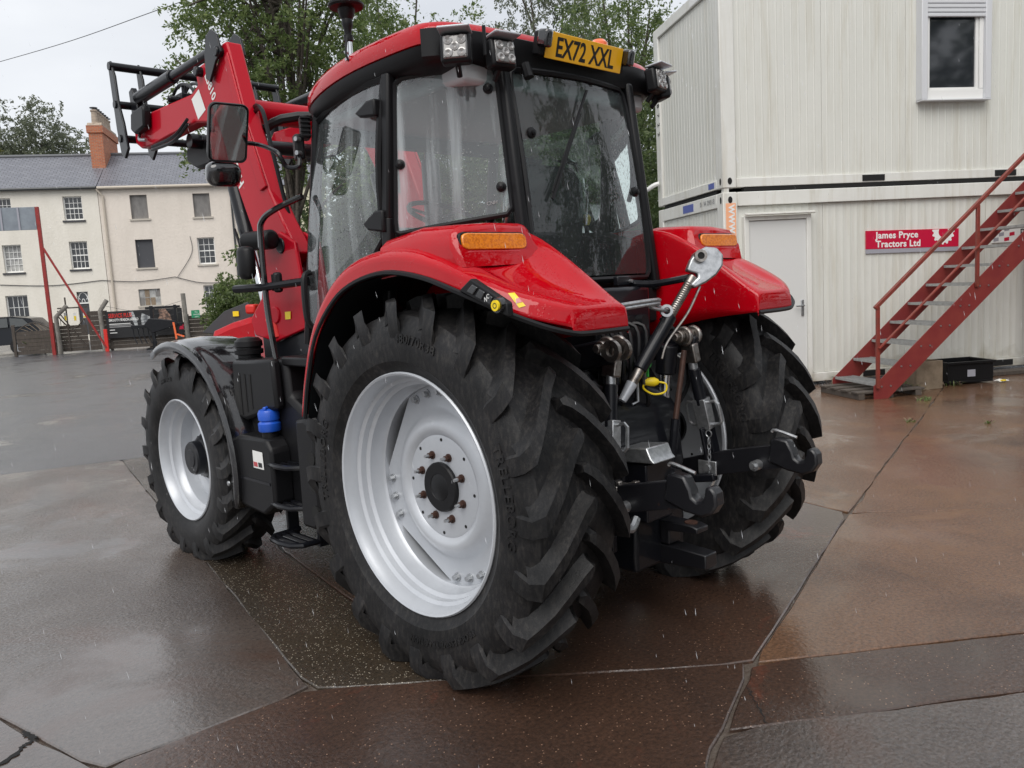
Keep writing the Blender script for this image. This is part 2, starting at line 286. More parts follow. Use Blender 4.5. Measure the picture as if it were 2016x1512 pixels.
# ------------------------------------------------------------------ mesh helpers
def rotz(a): return np.array([[math.cos(a), -math.sin(a), 0], [math.sin(a), math.cos(a), 0], [0, 0, 1]])
def frame(d):
    d = np.array(d, float); d /= np.linalg.norm(d); a = np.array([0, 0, 1.]) if abs(d[2]) < .9 else np.array([1., 0, 0])
    u = np.cross(a, d); u /= np.linalg.norm(u); return u, np.cross(d, u), d
class MB:
    def __init__(s): s.v = []; s.f = []; s.m = []; s.uv = None
    def add(s, v, f, m=0):
        b = len(s.v); s.v += [tuple(map(float, p)) for p in v]; s.f += [tuple(b + i for i in q) for q in f]; s.m += [m] * len(f); return s
    def box(s, c, d, R=None, m=0):
        x, y, z = np.array(d) / 2; P = np.array([[-x, -y, -z], [x, -y, -z], [x, y, -z], [-x, y, -z], [-x, -y, z], [x, -y, z], [x, y, z], [-x, y, z]])
        if R is not None: P = P @ np.array(R).T
        return s.add(P + np.array(c), [(0, 3, 2, 1), (4, 5, 6, 7), (0, 1, 5, 4), (1, 2, 6, 5), (2, 3, 7, 6), (3, 0, 4, 7)], m)
    def span(s, a, b, m=0): a = np.array(a); b = np.array(b); return s.box((a + b) / 2, abs(b - a), None, m)
    def bar(s, p0, p1, w, h, m=0):
        p0 = np.array(p0, float); p1 = np.array(p1, float); u, v, d = frame(p1 - p0); R = np.stack([u, v, d], 1)
        return s.box((p0 + p1) / 2, (w, h, np.linalg.norm(p1 - p0)), R, m)
    def cyl(s, p0, p1, r0, r1=None, n=14, m=0, cap=True):
        r1 = r0 if r1 is None else r1; p0 = np.array(p0, float); p1 = np.array(p1, float); u, v, d = frame(p1 - p0)
        a = np.linspace(0, 2 * np.pi, n, endpoint=False); c = np.outer(np.cos(a), u) + np.outer(np.sin(a), v)
        f = [(i, (i + 1) % n, n + (i + 1) % n, n + i) for i in range(n)]
        if cap: f += [tuple(range(n))[::-1], tuple(range(n, 2 * n))]
        return s.add(np.vstack([p0 + c * r0, p1 + c * r1]), f, m)
    def tube(s, pts, r, n=8, m=0, closed=False):
        pts = [np.array(p, float) for p in pts]; k = len(pts); a = np.linspace(0, 2 * np.pi, n, endpoint=False); V = []; u = None
        rs = r if isinstance(r, (list, tuple)) else [r] * k
        for i in range(k):
            if closed: d = pts[(i + 1) % k] - pts[i - 1]
            else: d = pts[min(i + 1, k - 1)] - pts[max(i - 1, 0)]
            d = d / (np.linalg.norm(d) + 1e-9)
            if u is None: u, v, _ = frame(d)
            else:
                u = u - d * (u @ d); u /= np.linalg.norm(u) + 1e-9; v = np.cross(d, u)
            V.append(pts[i] + rs[i] * (np.outer(np.cos(a), u) + np.outer(np.sin(a), v)))
        f = []
        for i in range(k if closed else k - 1):
            j = (i + 1) % k
            f += [(i * n + q, i * n + (q + 1) % n, j * n + (q + 1) % n, j * n + q) for q in range(n)]
        if not closed: f += [tuple(range(n))[::-1], tuple(range((k - 1) * n, k * n))]
        return s.add(np.vstack(V), f, m)
    def prism(s, poly, axis, a, b, m=0):
        """polygon in the two other axes (in order), extruded along axis from a to b"""
        i = 'xyz'.index(axis); o = [j for j in range(3) if j != i]; n = len(poly); V = np.zeros((2 * n, 3))
        for k, (p, q) in enumerate(poly):
            for t, w in ((0, a), (1, b)): V[t * n + k, o[0]] = p; V[t * n + k, o[1]] = q; V[t * n + k, i] = w
        f = [(k, (k + 1) % n, n + (k + 1) % n, n + k) for k in range(n)] + [tuple(range(n))[::-1], tuple(range(n, 2 * n))]
        return s.add(V, f, m)
    def lathe(s, prof, o, ax, n=48, m=0, closed=False):
        """prof: (along axis, radius)"""
        u, v, d = frame(ax); a = np.linspace(0, 2 * np.pi, n, endpoint=False); c = np.outer(np.cos(a), u) + np.outer(np.sin(a), v); V = []
        for t, r in prof: V.append(np.array(o) + d * t + c * r)
        f = [(i * n + q, i * n + (q + 1) % n, (i + 1) * n + (q + 1) % n, (i + 1) * n + q) for i in range(len(prof) - 1) for q in range(n)]
        if prof[0][1] > 1e-6 and closed: f += [tuple(range(n))[::-1]]
        if prof[-1][1] > 1e-6 and closed: f += [tuple(range((len(prof) - 1) * n, len(prof) * n))]
        return s.add(np.vstack(V), f, m)
    def grid(s, rows, m=0, close=False):
        n = len(rows[0]); V = np.vstack([np.array(r, float) for r in rows])
        f = [(i * n + q, i * n + (q + 1) % n, (i + 1) * n + (q + 1) % n, (i + 1) * n + q) for i in range(len(rows) - 1) for q in range(n if close else n - 1)]
        return s.add(V, f, m)
    def mesh(s, name, mats, ang=35):
        me = bpy.data.meshes.new(name); me.from_pydata(s.v, [], s.f); me.update()
        for k in (mats if isinstance(mats, (list, tuple)) else [mats]): me.materials.append(M[k])
        me.polygons.foreach_set('material_index', s.m)
        me.polygons.foreach_set('use_smooth', [ang > 0] * len(s.f))
        if ang > 0: me.set_sharp_from_angle(angle=R_(ang))
        if s.uv:
            ul = me.uv_layers.new(name='UVMap'); ul.data.foreach_set('uv', np.array(s.uv, dtype=np.float32).ravel())
        return me
    def obj(s, name, mats, parent=None, bevel=0, ang=35, fix=True, sub=0, loc=None):
        me = s.mesh(name, mats, ang)
        if fix:
            import bmesh; bm = bmesh.new(); bm.from_mesh(me); bmesh.ops.recalc_face_normals(bm, faces=bm.faces); bm.to_mesh(me); bm.free()
            if ang > 0: me.set_sharp_from_angle(angle=R_(ang))
        o = link(name, me, parent)
        if bevel:
            b = o.modifiers.new('bevel', 'BEVEL'); b.width = bevel; b.segments = 2; b.limit_method = 'ANGLE'; b.angle_limit = R_(40)
        if sub:
            q = o.modifiers.new('sub', 'SUBSURF'); q.levels = sub; q.render_levels = sub
        if loc is not None: o.location = loc
        return o
def link(name, me, parent=None):
    o = bpy.data.objects.new(name, me); COL.objects.link(o)
    if parent: o.parent = parent
    return o
def empty(name, loc=(0, 0, 0), rz=0, parent=None):
    o = bpy.data.objects.new(name, None); COL.objects.link(o); o.location = loc; o.rotation_euler = (0, 0, rz); o.empty_display_size = .1
    if parent: o.parent = parent
    return o
def tag(o, label=None, cat=None, group=None, kind=None):
    for k, v in (('label', label), ('category', cat), ('group', group), ('kind', kind)):
        if v: o[k] = v
    return o
def box(name, a, b, m, parent=None, bevel=0): return MB().span(a, b).obj(name, m, parent, bevel)
def cat_(pts, n=6, closed=False):
    """catmull-rom through points"""
    P = [np.array(p, float) for p in pts]; out = []; k = len(P)
    for i in range(k if closed else k - 1):
        a, b = P[i], P[(i + 1) % k]; z = P[i - 1] if (closed or i) else a; c = P[(i + 2) % k] if (closed or i + 2 < k) else b
        for j in range(n):
            t = j / n; out.append(.5 * (2 * a + (b - z) * t + (2 * z - 5 * a + 4 * b - c) * t * t + (3 * a - 3 * b + c - z) * t ** 3))
    if not closed: out.append(P[-1])
    return out
def text_mesh(body, size, ext=.002, bold=0., space=1., align='CENTER'):
    cu = bpy.data.curves.new('t', 'FONT'); cu.body = body; cu.size = size; cu.extrude = ext; cu.offset = bold; cu.space_character = space; cu.align_x = align; cu.resolution_u = 3
    o = bpy.data.objects.new('t', cu); COL.objects.link(o); dg = bpy.context.evaluated_depsgraph_get(); me = bpy.data.meshes.new_from_object(o.evaluated_get(dg))
    bpy.data.objects.remove(o); bpy.data.curves.remove(cu); return me
def lettering(body, size, m, parent, o, xd, yd, name='lettering', ext=.002, bold=0., space=1., align='CENTER', sx=1.):
    """flat raised text at o, reading along xd with letters' up along yd (in parent's space)"""
    me = text_mesh(body, size, ext, bold, space, align); xd = np.array(xd, float); xd /= np.linalg.norm(xd); yd = np.array(yd, float); yd /= np.linalg.norm(yd); zd = np.cross(xd, yd)
    V = np.array([v.co[:] for v in me.vertices]); V[:, 0] *= sx
    V = np.array(o) + np.outer(V[:, 0], xd) + np.outer(V[:, 1], yd) + np.outer(V[:, 2], zd)
    me.vertices.foreach_set('co', V.astype(np.float32).ravel()); me.update(); me.materials.clear(); me.materials.append(M[m]); me.name = name
    return link(name, me, parent)
# ------------------------------------------------------------------ ground
o = MB().add([(-300, -300, -.03), (300, -300, -.03), (300, 400, -.03), (-300, 400, -.03)], [(0, 1, 2, 3)]).obj('ground', 'tarmac', ang=0); tag(o, 'wide wet ground around the yard', 'ground', kind='structure')
def jag(poly, inset=.007, amp=.005, step=.12):
    P = [np.array(p[:2], float) for p in poly]; n = len(P)
    area = sum(P[i][0] * P[(i + 1) % n][1] - P[(i + 1) % n][0] * P[i][1] for i in range(n))
    if area < 0: P = P[::-1]
    out = []
    for i in range(n):
        a, b = P[i], P[(i + 1) % n]; d = b - a; L = np.linalg.norm(d); d /= L; nn = np.array([-d[1], d[0]]); k = max(2, int(L / step)) if L < 14 else 40
        w = 0
        for j in range(k):
            t = (j + (.25 if j == 0 else 0)) / k; w = .6 * w + rng.normal(0, amp); out.append(a + d * L * t + nn * (inset + w))
    return out
def slab(poly, m, parent, name='concrete_slab', top=0., th=.022, inset=.004, amp=.0035):
    Q = jag(poly, inset, amp); n = len(Q); c = .006
    Pin = []
    for i in range(n):
        t = Q[(i + 1) % n] - Q[i - 1]; t /= np.linalg.norm(t) + 1e-9; Pin.append(Q[i] + c * np.array([-t[1], t[0]]))
    V = [(*q, top - th) for q in Q] + [(*q, top - .005) for q in Q] + [(*q, top) for q in Pin]
    f = [tuple(range(2 * n, 3 * n))] + [(a * n + i, a * n + (i + 1) % n, (a + 1) * n + (i + 1) % n, (a + 1) * n + i) for a in (0, 1) for i in range(n)]
    return MB().add(V, f).obj(name, m, parent, ang=30)
ap = MB().add([(-9, -7, -.016), (15, -7, -.016), (15, 4, -.016), (7.2, 4, -.016), (-9, 9.7, -.016)], [(0, 1, 2, 3, 4)]).obj('concrete_apron', 'joint_fill', ang=0)
tag(ap, 'wet brown and grey concrete apron of large cracked slabs', 'pavement', kind='structure')
K0, K1, K1b, K2 = (-1.113, 6.809), (-.057, 6.435), (.85, 6.11), (7.0, 3.94)
J1, J2, J3 = (-1.393, .27), (-.057, -1.0), (.924, -1.745); D0, D1, D3 = (6.706, .643), (2.229, -.401), (-.803, -1.277)
q1, q2 = G(554, 1082)[:2], G(695, 1182)[:2]
def isect(a, b, c, d):
    a, b, c, d = map(np.array, (a, b, c, d)); A = np.stack([b - a, c - d], 1); t = np.linalg.solve(A, c - a); return a + (b - a) * t[0]
M1 = isect(q1, q2, J1, J2)
slab([(-3.6, 7.7), K0, K1, J1, (-2.02, .313), (-2.2, .33), (-2.35, 1.05)], 'concrete_grey', ap)
slab([(-3.6, 7.7), (-2.35, 1.05), (-2.2, .33), (-2.1, -.6), (-8, -1.5), (-8, 9.25)], 'concrete_grey', ap, inset=.007, amp=.006)
slab([K1, K1b, q1, q2, M1, J1], 'concrete_pebble', ap, top=-.001)
slab([K1b, (3.5, 5.18), (2.9, 2.2), (2.31, -.08), D1, J2, M1, q2, q1], 'concrete_dark', ap)
slab([(3.5, 5.18), K2, (10.0, 2.3), (9.2, 1.25), D0, D1, (2.31, -.08), (2.9, 2.2)], 'concrete_brown', ap, top=.001)
slab([D1, D0, (9.2, 1.25), (10.0, 2.3), (14.5, 1.0), (14.5, -5), (4.5, -3.0), (2.95, -1.234)], 'concrete_brown', ap, inset=.007, amp=.005)
slab([D1, (2.95, -1.234), (4.5, -3.0), (3.2, -3.45), J3, J2], 'concrete_brown', ap, top=.001, inset=.006)
slab([J2, J3, (3.2, -3.45), (2.6, -3.5), (.373, -1.884), (-.59, -1.184)], 'concrete_dark', ap, inset=.006, amp=.004)
slab([(-.59, -1.184), (.373, -1.884), (2.6, -3.5), (2.6, -6.5), (-1.8, -6.5), (-2.5, -1.95), D3], 'concrete_grey', ap, amp=.005)
slab([J1, M1, J2, (-.59, -1.184), D3, (-2.5, -1.95), (-2.1, -.6), (-2.2, .33), (-2.02, .313)], 'concrete_dark', ap, amp=.005)
# tarmac yard beyond the slabs
slab([(-12, 10.6), K0, K1, K2, (12, 6), (40, 4), (70, 70), (-60, 90), (-60, 20)], 'tarmac', None, name='tarmac_yard', th=.028, amp=.004)
tag(bpy.data.objects['tarmac_yard'], 'wet grey tarmac yard reaching back to the fence', 'yard', kind='structure')
# crack lines in the near slabs
def crack(pts, w, name='crack', m='gap_black'):
    P = cat_([np.array([*p, .0035]) for p in pts], 10); rows = []
    for i, q in enumerate(P):
        t = P[min(i + 1, len(P) - 1)] - P[max(i - 1, 0)]; nn = np.array([-t[1], t[0], 0]); nn /= np.linalg.norm(nn) + 1e-9; q = q + nn * rng.normal(0, .006); ww = w * rng.uniform(.3, 1.2)
        rows.append([q - nn * ww, q + nn * ww])
    MB().grid(rows).obj(name, m, ap, ang=0)
crack([G(0, 1508)[:2], G(50, 1470)[:2], G(62, 1455)[:2], G(45, 1440)[:2]], .012)
crack([G(1470, 1355)[:2], G(1490, 1385)[:2], G(1508, 1430)[:2]], .003)

# ------------------------------------------------------------------ stacked site cabins
CYAW = R_(34.51); CO = np.array([6.80, 3.273, 0]); DC = np.array([math.cos(CYAW), -math.sin(CYAW), 0]); DS = np.array([math.sin(CYAW), math.cos(CYAW), 0])
def cl(px, py, off=0.):
    """pixel to cabin coordinates (along front, depth off, height)"""
    X = onp(px, py, CO + DS * off, DS); d = X - CO; return float(d @ DC), off, float(X[2])
LEN, DEP = 6.06, 2.50
def ribbed(w, h, vert_axis_len=None, pitch=.1065, rw=.022, rh=.004):
    """cladding panel in xz, outside towards -y, starting at x=0,z=0"""
    xs = [(0, 0), (0, -.012), (.006, -.016)]; x = pitch * .6
    while x < w - .05: xs += [(x, -.016), (x + .006, -.016 - rh), (x + rw - .006, -.016 - rh), (x + rw, -.016)]; x += pitch
    xs += [(w - .006, -.016), (w, -.012), (w, 0)]
    return MB().prism(xs, 'z', 0, h).mesh('cladding_panel', 'container_white', 30)
def cabin(z0, z1, label, lower):
    c = empty('site_cabin', tuple(CO + np.array([0, 0, 0])), -CYAW); tag(c, label, 'cabin', 'stacked site cabins')
    # frame: corner posts, rails
    tr, br = (.19, .13) if lower else (.15, .13)
    for x in (0, LEN - .2):
        MB().span((x, 0, z0), (x + .2, .2, z1)).obj('corner_post', 'container_frame', c, .012)
        MB().span((x, DEP - .2, z0), (x + .2, DEP, z1)).obj('corner_post', 'container_frame', c, .012)
    for nm, a, b in (('top_rail', z1 - tr, z1), ('bottom_rail', z0, z0 + br)):
        f = .02 if (lower and nm == 'top_rail') else -.004
        q = MB().span((.2, -f, a + .004), (LEN - .2, .12, b - .004)).obj(nm, 'container_frame', c, .008)
        MB().span((-.003, .2, a + .004), (.12, DEP - .2, b - .004)).obj(nm, 'container_frame', c, .008)
        MB().span((.2, DEP - .12, a + .004), (LEN - .2, DEP + .003, b - .004)).obj(nm, 'container_frame', c, .008)
        MB().span((LEN - .12, .2, a + .004), (LEN + .003, DEP - .2, b - .004)).obj(nm, 'container_frame', c, .008)
    # fork pockets and corner castings' holes
    for x in (2.02, 4.05):
        zz = z0 + br / 2 if not lower else z0 + br / 2
        MB().span((x, -.0075, zz - .04), (x + .33, .02, zz + .04)).obj('fork_pocket', 'gap_black', c)
    for zz in ((z1 - .10,) if lower else (z0 + .09,)):
        for q in range(1):
            MB().prism([(.10 + .03 * math.cos(t), zz + .045 * math.sin(t)) for t in np.linspace(0, 6.28, 14, endpoint=False)], 'y', -.006, .03).obj('casting_hole', 'gap_black', c)
            MB().prism([(.07 + .02 * math.cos(t), zz + .045 * math.sin(t)) for t in np.linspace(0, 6.28, 14, endpoint=False)], 'x', -.006, .03).obj('casting_hole', 'gap_black', c)
    MB().span((.06, .06, z1 - .06), (LEN - .06, DEP - .06, z1 - .01)).obj('roof_deck', 'container_frame', c)
    MB().span((.06, .06, z0 + .01), (LEN - .06, DEP - .06, z0 + .06)).obj('floor_deck', 'gap_black', c)
    h = (z1 - tr) - (z0 + br); front = ribbed(1.13, h); front2 = ribbed(1.236, h, pitch=.1065); 
    seams = [.2, 1.45, 2.69, 3.94, 5.18, LEN - .2]
    for a, b in zip(seams[:-1], seams[1:]):
        me = ribbed(b - a - .004, h, rh=.002 if lower else .0035)
        o = link('cladding_panel', me, c); o.location = (a + .002, .05, z0 + br)
    sidep = ribbed((DEP - .4) / 2 - .004, h)
    for k in (0, 1):
        o = link('cladding_panel', sidep, c); o.location = (.05, .202 + (k + 1) * (DEP - .4) / 2 - .004, z0 + br); o.rotation_euler = (0, 0, -math.pi / 2)
        o = link('cladding_panel', sidep, c); o.location = (LEN - .05, .202 + k * (DEP - .4) / 2, z0 + br); o.rotation_euler = (0, 0, math.pi / 2)
    for a, b in zip(seams[:-1], seams[1:]):
        o = link('cladding_panel', ribbed(b - a - .004, h), c); o.location = (b - .002, DEP - .05, z0 + br); o.rotation_euler = (0, 0, math.pi)
    return c
low = cabin(.05, 2.68, 'lower off-white ribbed site cabin with grey door, behind the red stairs', True)
upp = cabin(2.735, 5.46, 'upper off-white ribbed site cabin with a shuttered window, stacked on the lower one', False)
MB().span((.3, .0, 2.685), (LEN - .3, .1, 2.732)).obj('packing_strip', 'gap_black', upp)
for x in (3.02, .02, LEN - .1): MB().span((x, .012, 2.682), (x + .07, .09, 2.734)).obj('stacking_lug', 'container_frame', upp)
MB().span((.02, .25, 2.685), (.08, DEP - .25, 2.732)).obj('packing_strip', 'gap_black', upp)
# door of the lower cabin
d = MB().span((.335, -.03, .17), (1.165, .03, 2.285)).obj('door', 'door_grey', low, .006)
for a, b in (((.27, -.055, .10), (.335, .03, 2.35)), ((1.165, -.055, .10), (1.23, .03, 2.35)), ((.335, -.055, 2.29), (1.165, .03, 2.35)), ((.335, -.055, .10), (1.165, .03, .165))): MB().span(a, b).obj('door_frame', 'container_frame', d, .006)
MB().prism([(-.055, 2.355), (-.13, 2.362), (-.13, 2.375), (-.055, 2.39)], 'x', .27, 1.27).obj('drip_cap', 'container_frame', d)
MB().span((1.075, -.045, .98), (1.115, -.03, 1.20)).obj('handle_plate', 'zinc', d, .006)
MB().tube([(1.095, -.035, 1.12), (1.095, -.085, 1.12), (1.08, -.092, 1.12), (.975, -.092, 1.118)], .011).obj('handle', 'zinc', d)
# window of the upper cabin
wx0, wx1, wz0, wz1 = 2.845, 3.90, 3.80, 5.30
w = MB().span((wx0 + .14, -.005, wz0 + .10), (wx1 - .14, .04, wz1 - .1)).obj('window', 'dark_glass', upp)
for a, b, m in (((wx0, -.09, wz0 + .002), (wx0 + .09, .04, wz1), 'shutter'), ((wx1 - .09, -.09, wz0 + .002), (wx1, .04, wz1), 'shutter')): MB().span(a, b).obj('shutter_guide', m, w, .008)
for a, b in (((wx0 + .09, -.045, wz0), (wx1 - .09, .04, wz0 + .14)), ((wx0 + .09, -.045, wz0 + .14), (wx0 + .15, .04, wz1 - .1)), ((wx1 - .15, -.045, wz0 + .14), (wx1 - .09, .04, wz1 - .1)), ((wx0 + .09, -.045, wz1 - .1), (wx1 - .09, .04, wz1 - .02))): MB().span(a, b).obj('window_frame', 'white_paint', w, .008)
MB().span((wx1 - .20, -.03, wz0 + .14), (wx1 - .155, .03, wz1 - .1)).obj('sash', 'white_paint', w, .005)
MB().span((wx0 + .155, -.03, wz0 + .142), (wx1 - .205, .03, wz0 + .165)).obj('sash', 'white_paint', w, .005)
zz = wz1 - .02
while zz > 4.90:
    MB().prism([(-.062, zz), (-.078, zz - .012), (-.078, zz - .045), (-.062, zz - .056)], 'x', wx0 + .09, wx1 - .09).obj('shutter_slat', 'shutter', w); zz -= .058
MB().span((wx0 + .0, -.10, wz0 - .015), (wx1, .03, wz0 - .001)).obj('window_sill', 'shutter', w)
# painted marks on the cabins
x8, _, z8 = cl(1290, 200, 0)
for k, ch in enumerate('8722'): lettering(ch, .13, 'letter_black', upp, (-.0045, DEP - .1, 4.30 - k * .145), (0, 0, -1), (0, -1, 0), ext=.001)
for k, ch in enumerate('PS'): lettering(ch, .12, 'letter_black', low, (-.0045, .10, 2.12 - k * .21), (0, -1, 0), (0, 0, 1), ext=.001)
st = MB().span((.035, -.0045, 1.2), (.175, .01, 2.535)).obj('web_address_strip', 'sign_orange', low)
lettering('www.p', .175, 'white_paint', st, (.075, -.006, 2.515), (0, 0, -1), (1, 0, 0), ext=.001, align='LEFT', bold=.003)
MB().span((-.0065, 1.02, 2.53), (.05, 1.42, 2.64)).obj('maker_sticker', 'sign_blue', low)
MB().span((-.0065, .27, 2.765), (.05, .46, 2.84)).obj('maker_sticker', 'sign_blue', upp)
lettering('01 94 09018', .10, 'faded_letter', low, (-.0066, .52, 2.56), (0, -1, 0), (0, 0, 1), ext=.001)
MB().span((-.0065, .5, 5.33), (.05, .95, 5.43)).obj('maker_sticker', 'white_paint', upp)
MB().tube(cat_([(-.02, DEP - .12, 3.1), (-.09, DEP - .1, 3.08), (-.16, DEP - .02, 3.03), (-.2, DEP + .12, 2.95), (-.2, DEP + .2, 2.2), (-.2, DEP + .2, .5)], 5), .035).obj('waste_pipe', 'white_paint', upp)

# sign boards fixed to the lower cabin
sg = empty('company_sign', tuple(CO + DC * 2.79), -CYAW); tag(sg, 'red company sign with white lettering and a white gear, on the lower cabin', 'sign')
def quad(name, m, par, x0, x1, za, zb, tilt, y0, y1):
    c = [(x0, za), (x1, za + tilt * (x1 - x0)), (x1, zb + tilt * (x1 - x0)), (x0, zb)]
    return MB().prism(c, 'y', y0, y1).obj(name, m, par)
tl = -.018
quad('board', 'sign_red', sg, -.71, .71, 1.835, 2.085, tl, .012, .034); quad('grey_band', 'sign_grey', sg, -.71, .71, 1.775, 1.832, tl, .012, .034)
lettering('James Pryce', .125, 'white_paint', sg, (-.565, .011, 1.975), (1, 0, tl), (0, 0, 1), ext=.001, bold=.0035, align='LEFT', space=1.06)
lettering('Tractors Ltd', .125, 'white_paint', sg, (-.565, .011, 1.855), (1, 0, tl), (0, 0, 1), ext=.001, bold=.0035, align='LEFT', space=1.06)
gx, gz = .47, 2.02; V = []; n = 60
ang = np.linspace(0, 2 * np.pi, n, endpoint=False); rr = np.where((np.arange(n) // 2) % 2 == 0, .175, .15)
P_out = [(gx + r * math.cos(t), min(gz + r * math.sin(t), 2.058)) for r, t in zip(rr, ang)]; P_in = [(gx + .075 * math.cos(t), min(gz + .075 * math.sin(t), 2.058)) for t in ang]
mb = MB(); mb.add([(x, .0105, z) for x, z in P_out] + [(x, .0105, z) for x, z in P_in], [(i, (i + 1) % n, n + (i + 1) % n, n + i) for i in range(n)]); mb.obj('gear_emblem', 'white_paint', sg, ang=0)
pg = empty('supplier_sign', tuple(CO + DC * 4.6), -CYAW); tag(pg, 'white supplier sign with red check pattern, half hidden behind the stairs', 'sign')
MB().span((-.56, .012, 1.83), (.6, .034, 2.06)).obj('board', 'white_paint', pg)
for i in range(4):
    for j in range(3):
        if (i + j) % 2 == 0: MB().add([(-.55 + i * .085, .0105, 1.845 + j * .07), (-.55 + i * .085 + .08, .0105, 1.845 + j * .07 + .01), (-.55 + i * .085 + .08, .0105, 1.845 + j * .07 + .06), (-.55 + i * .085, .0105, 1.845 + j * .07 + .05)], [(0, 1, 2, 3)]).obj('check_mark', 'sign_red' if (i * 3 + j) % 4 else 'sign_grey', pg, ang=0)
lettering('Pick', .16, 'letter_black', pg, (-.13, .0105, 1.90), (1, 0, 0), (0, 0, 1), ext=.001, align='LEFT')

# ------------------------------------------------------------------ red steel stairs up to the upper cabin
st = empty('steel_staircase', tuple(CO + DC * 1.2 - DS * 1.5), -CYAW); tag(st, 'red steel outside staircase with rusty handrail and grey grating treads', 'staircase')
SL = math.tan(R_(41)); RUN = 2.72 / SL; ca, sa = math.cos(R_(41)), math.sin(R_(41))
def stringer(y0, y1):
    hgt = .235 / ca; pts = [(.0, .0), (.19, .0), (RUN + .19, RUN * SL), (RUN + .19, RUN * SL + .16), (RUN - .03, RUN * SL + .16), (.0, .16)]
    return MB().prism(pts, 'y', y0, y1)
for y in (0, .9):
    s_ = stringer(y, y + .012).obj('stringer', 'stair_red', st)
    e = 1 if y else -1
for k in range(11):
    z = .16 + .228 * k; x = (z - .16) / SL + .0
    t = MB(); x0 = x + .03
    t.span((x0, .014, z - .004), (x0 + .012, .898, z + .03)).span((x0 + .24, .014, z - .004), (x0 + .252, .898, z + .03))
    for q in range(7): t.span((x0 + .012 + .033 * q + .010, .016, z), (x0 + .012 + .033 * q + .020, .896, z + .026))
    for q in range(12): t.span((x0 + .012, .05 + q * .073, z + .006), (x0 + .24, .05 + q * .073 + .006, z + .022))
    t.obj('tread', 'grating', st)
    for q in (0, 1): MB().cyl((x0 + .07 + q * .12, -.008, z + .012 - .02), (x0 + .07 + q * .12, .001, z + .012 - .02), .011, n=8).obj('bolt', 'zinc', st)
def rail_z(x): return x * SL
for x in (.04, 1.36, 2.7): MB().span((x - .022, -.035, rail_z(x) + .10), (x + .022, -.003, rail_z(x) + 1.08)).obj('rail_post', 'rail_rust', st, .004)
MB().bar((.0, -.02, 1.10), (RUN + .1, -.02, RUN * SL + 1.19), .045, .045).obj('handrail', 'rail_rust', st, .006)
MB().bar((.04, -.045, .62), (RUN + .1, -.045, RUN * SL + .70), .04, .014).obj('mid_rail', 'rail_rust', st)
MB().span((RUN + .1, 0, 2.70), (RUN + 1.5, 1.38, 2.74)).obj('landing', 'grating', st)
for x in (RUN + .15, RUN + 1.42):
    for y in (.03, 1.3): MB().span((x, y, 0), (x + .06, y + .06, 2.70)).obj('leg', 'stair_red', st)
# low pallet, boxes and litter below the stairs
def local_thing(name, label, cat, x, y, rz=0, group=None):
    e = empty(name, tuple(CO + DC * x + DS * y + np.array([0, 0, .001])), -CYAW + rz); return tag(e, label, cat, group)
pl = local_thing('timber_pallet', 'rotting dark timber pallet lying under the lowest stair treads', 'pallet', 1.35, -1.05)
for k in range(4): MB().span((-.35, -.42 + k * .24, .07), (.55, -.42 + k * .24 + .14, .095)).obj('board', 'timber', pl, .004)
for k in range(3): MB().span((-.33 + k * .38, -.42, .0), (-.25 + k * .38, .44, .068)).obj('bearer', 'timber', pl, .004)
bx = local_thing('timber_box', 'weathered brown timber box standing under the red stairs', 'box', 2.2, -.95, .1)
for a, b in (((-.2, -.18, 0), (.2, -.155, .36)), ((-.2, .155, 0), (.2, .18, .36)), ((-.2, -.153, 0), (-.175, .153, .36)), ((.175, -.153, 0), (.2, .153, .36)), ((-.172, -.152, .3), (.172, .152, .325))): MB().span(a, b).obj('board', 'timber_light', bx, .004)
cr = local_thing('plastic_crate', 'black plastic crate on the ground under the red stairs', 'crate', 2.95, -.72, -.05)
for a, b in (((-.32, -.24, .02), (.32, .24, .05)), ((-.32, -.24, .05), (.32, -.22, .30)), ((-.32, .22, .05), (.32, .24, .30)), ((-.32, -.219, .05), (-.30, .219, .30)), ((.30, -.219, .05), (.32, .219, .30))): MB().span(a, b).obj('side', 'black_plastic', cr, .006)
for a, b in (((-.345, -.265, .27), (.345, -.241, .30)), ((-.345, .241, .27), (.345, .265, .30)), ((-.345, -.24, .27), (-.321, .24, .30)), ((.321, -.24, .27), (.345, .24, .30))): MB().span(a, b).obj('rim', 'black_plastic', cr, .004)
MB().span((-.05, -.246, .1), (.06, -.2405, .19)).obj('label_plate', 'sign_grey', cr)
pk = local_thing('timber_plank', 'long dark wet plank lying along the foot of the cabin', 'plank', 3.5, -.38); MB().span((-1.4, -.1, 0), (1.6, .1, .055)).obj('board', 'timber', pk, .006)
MB().span((-.9, .105, 0), (1.2, .22, .04)).obj('board', 'timber', pk, .006)
lt = local_thing('paper_scrap', 'crumpled white and yellow paper scrap on the ground by the crate', 'litter', 3.35, -1.0)
mb = MB(); V = [(-.09 + .045 * i + rng.normal(0, .008), -.04 + .04 * j, .006 + abs(rng.normal(0, .02))) for j in range(3) for i in range(5)]; mb.add(V, [(j * 5 + i, j * 5 + i + 1, j * 5 + i + 6, j * 5 + i + 5) for j in range(2) for i in range(4)]); mb.obj('sheet', 'sticker_white', lt, ang=0)
MB().span((-.02, -.05, .02), (.03, -.01, .035)).obj('label_patch', 'yellow', lt)
# ------------------------------------------------------------------ the tractor
T = empty('farm_tractor', (0, 0, 0)); tag(T, 'red farm tractor with raised front loader and large silver-rimmed wheels', 'tractor')
def XP(px, py, x): return onp(px, py, (x, 0, 0), (1, 0, 0))
def YP(px, py, y): return onp(px, py, (0, y, 0), (0, 1, 0))

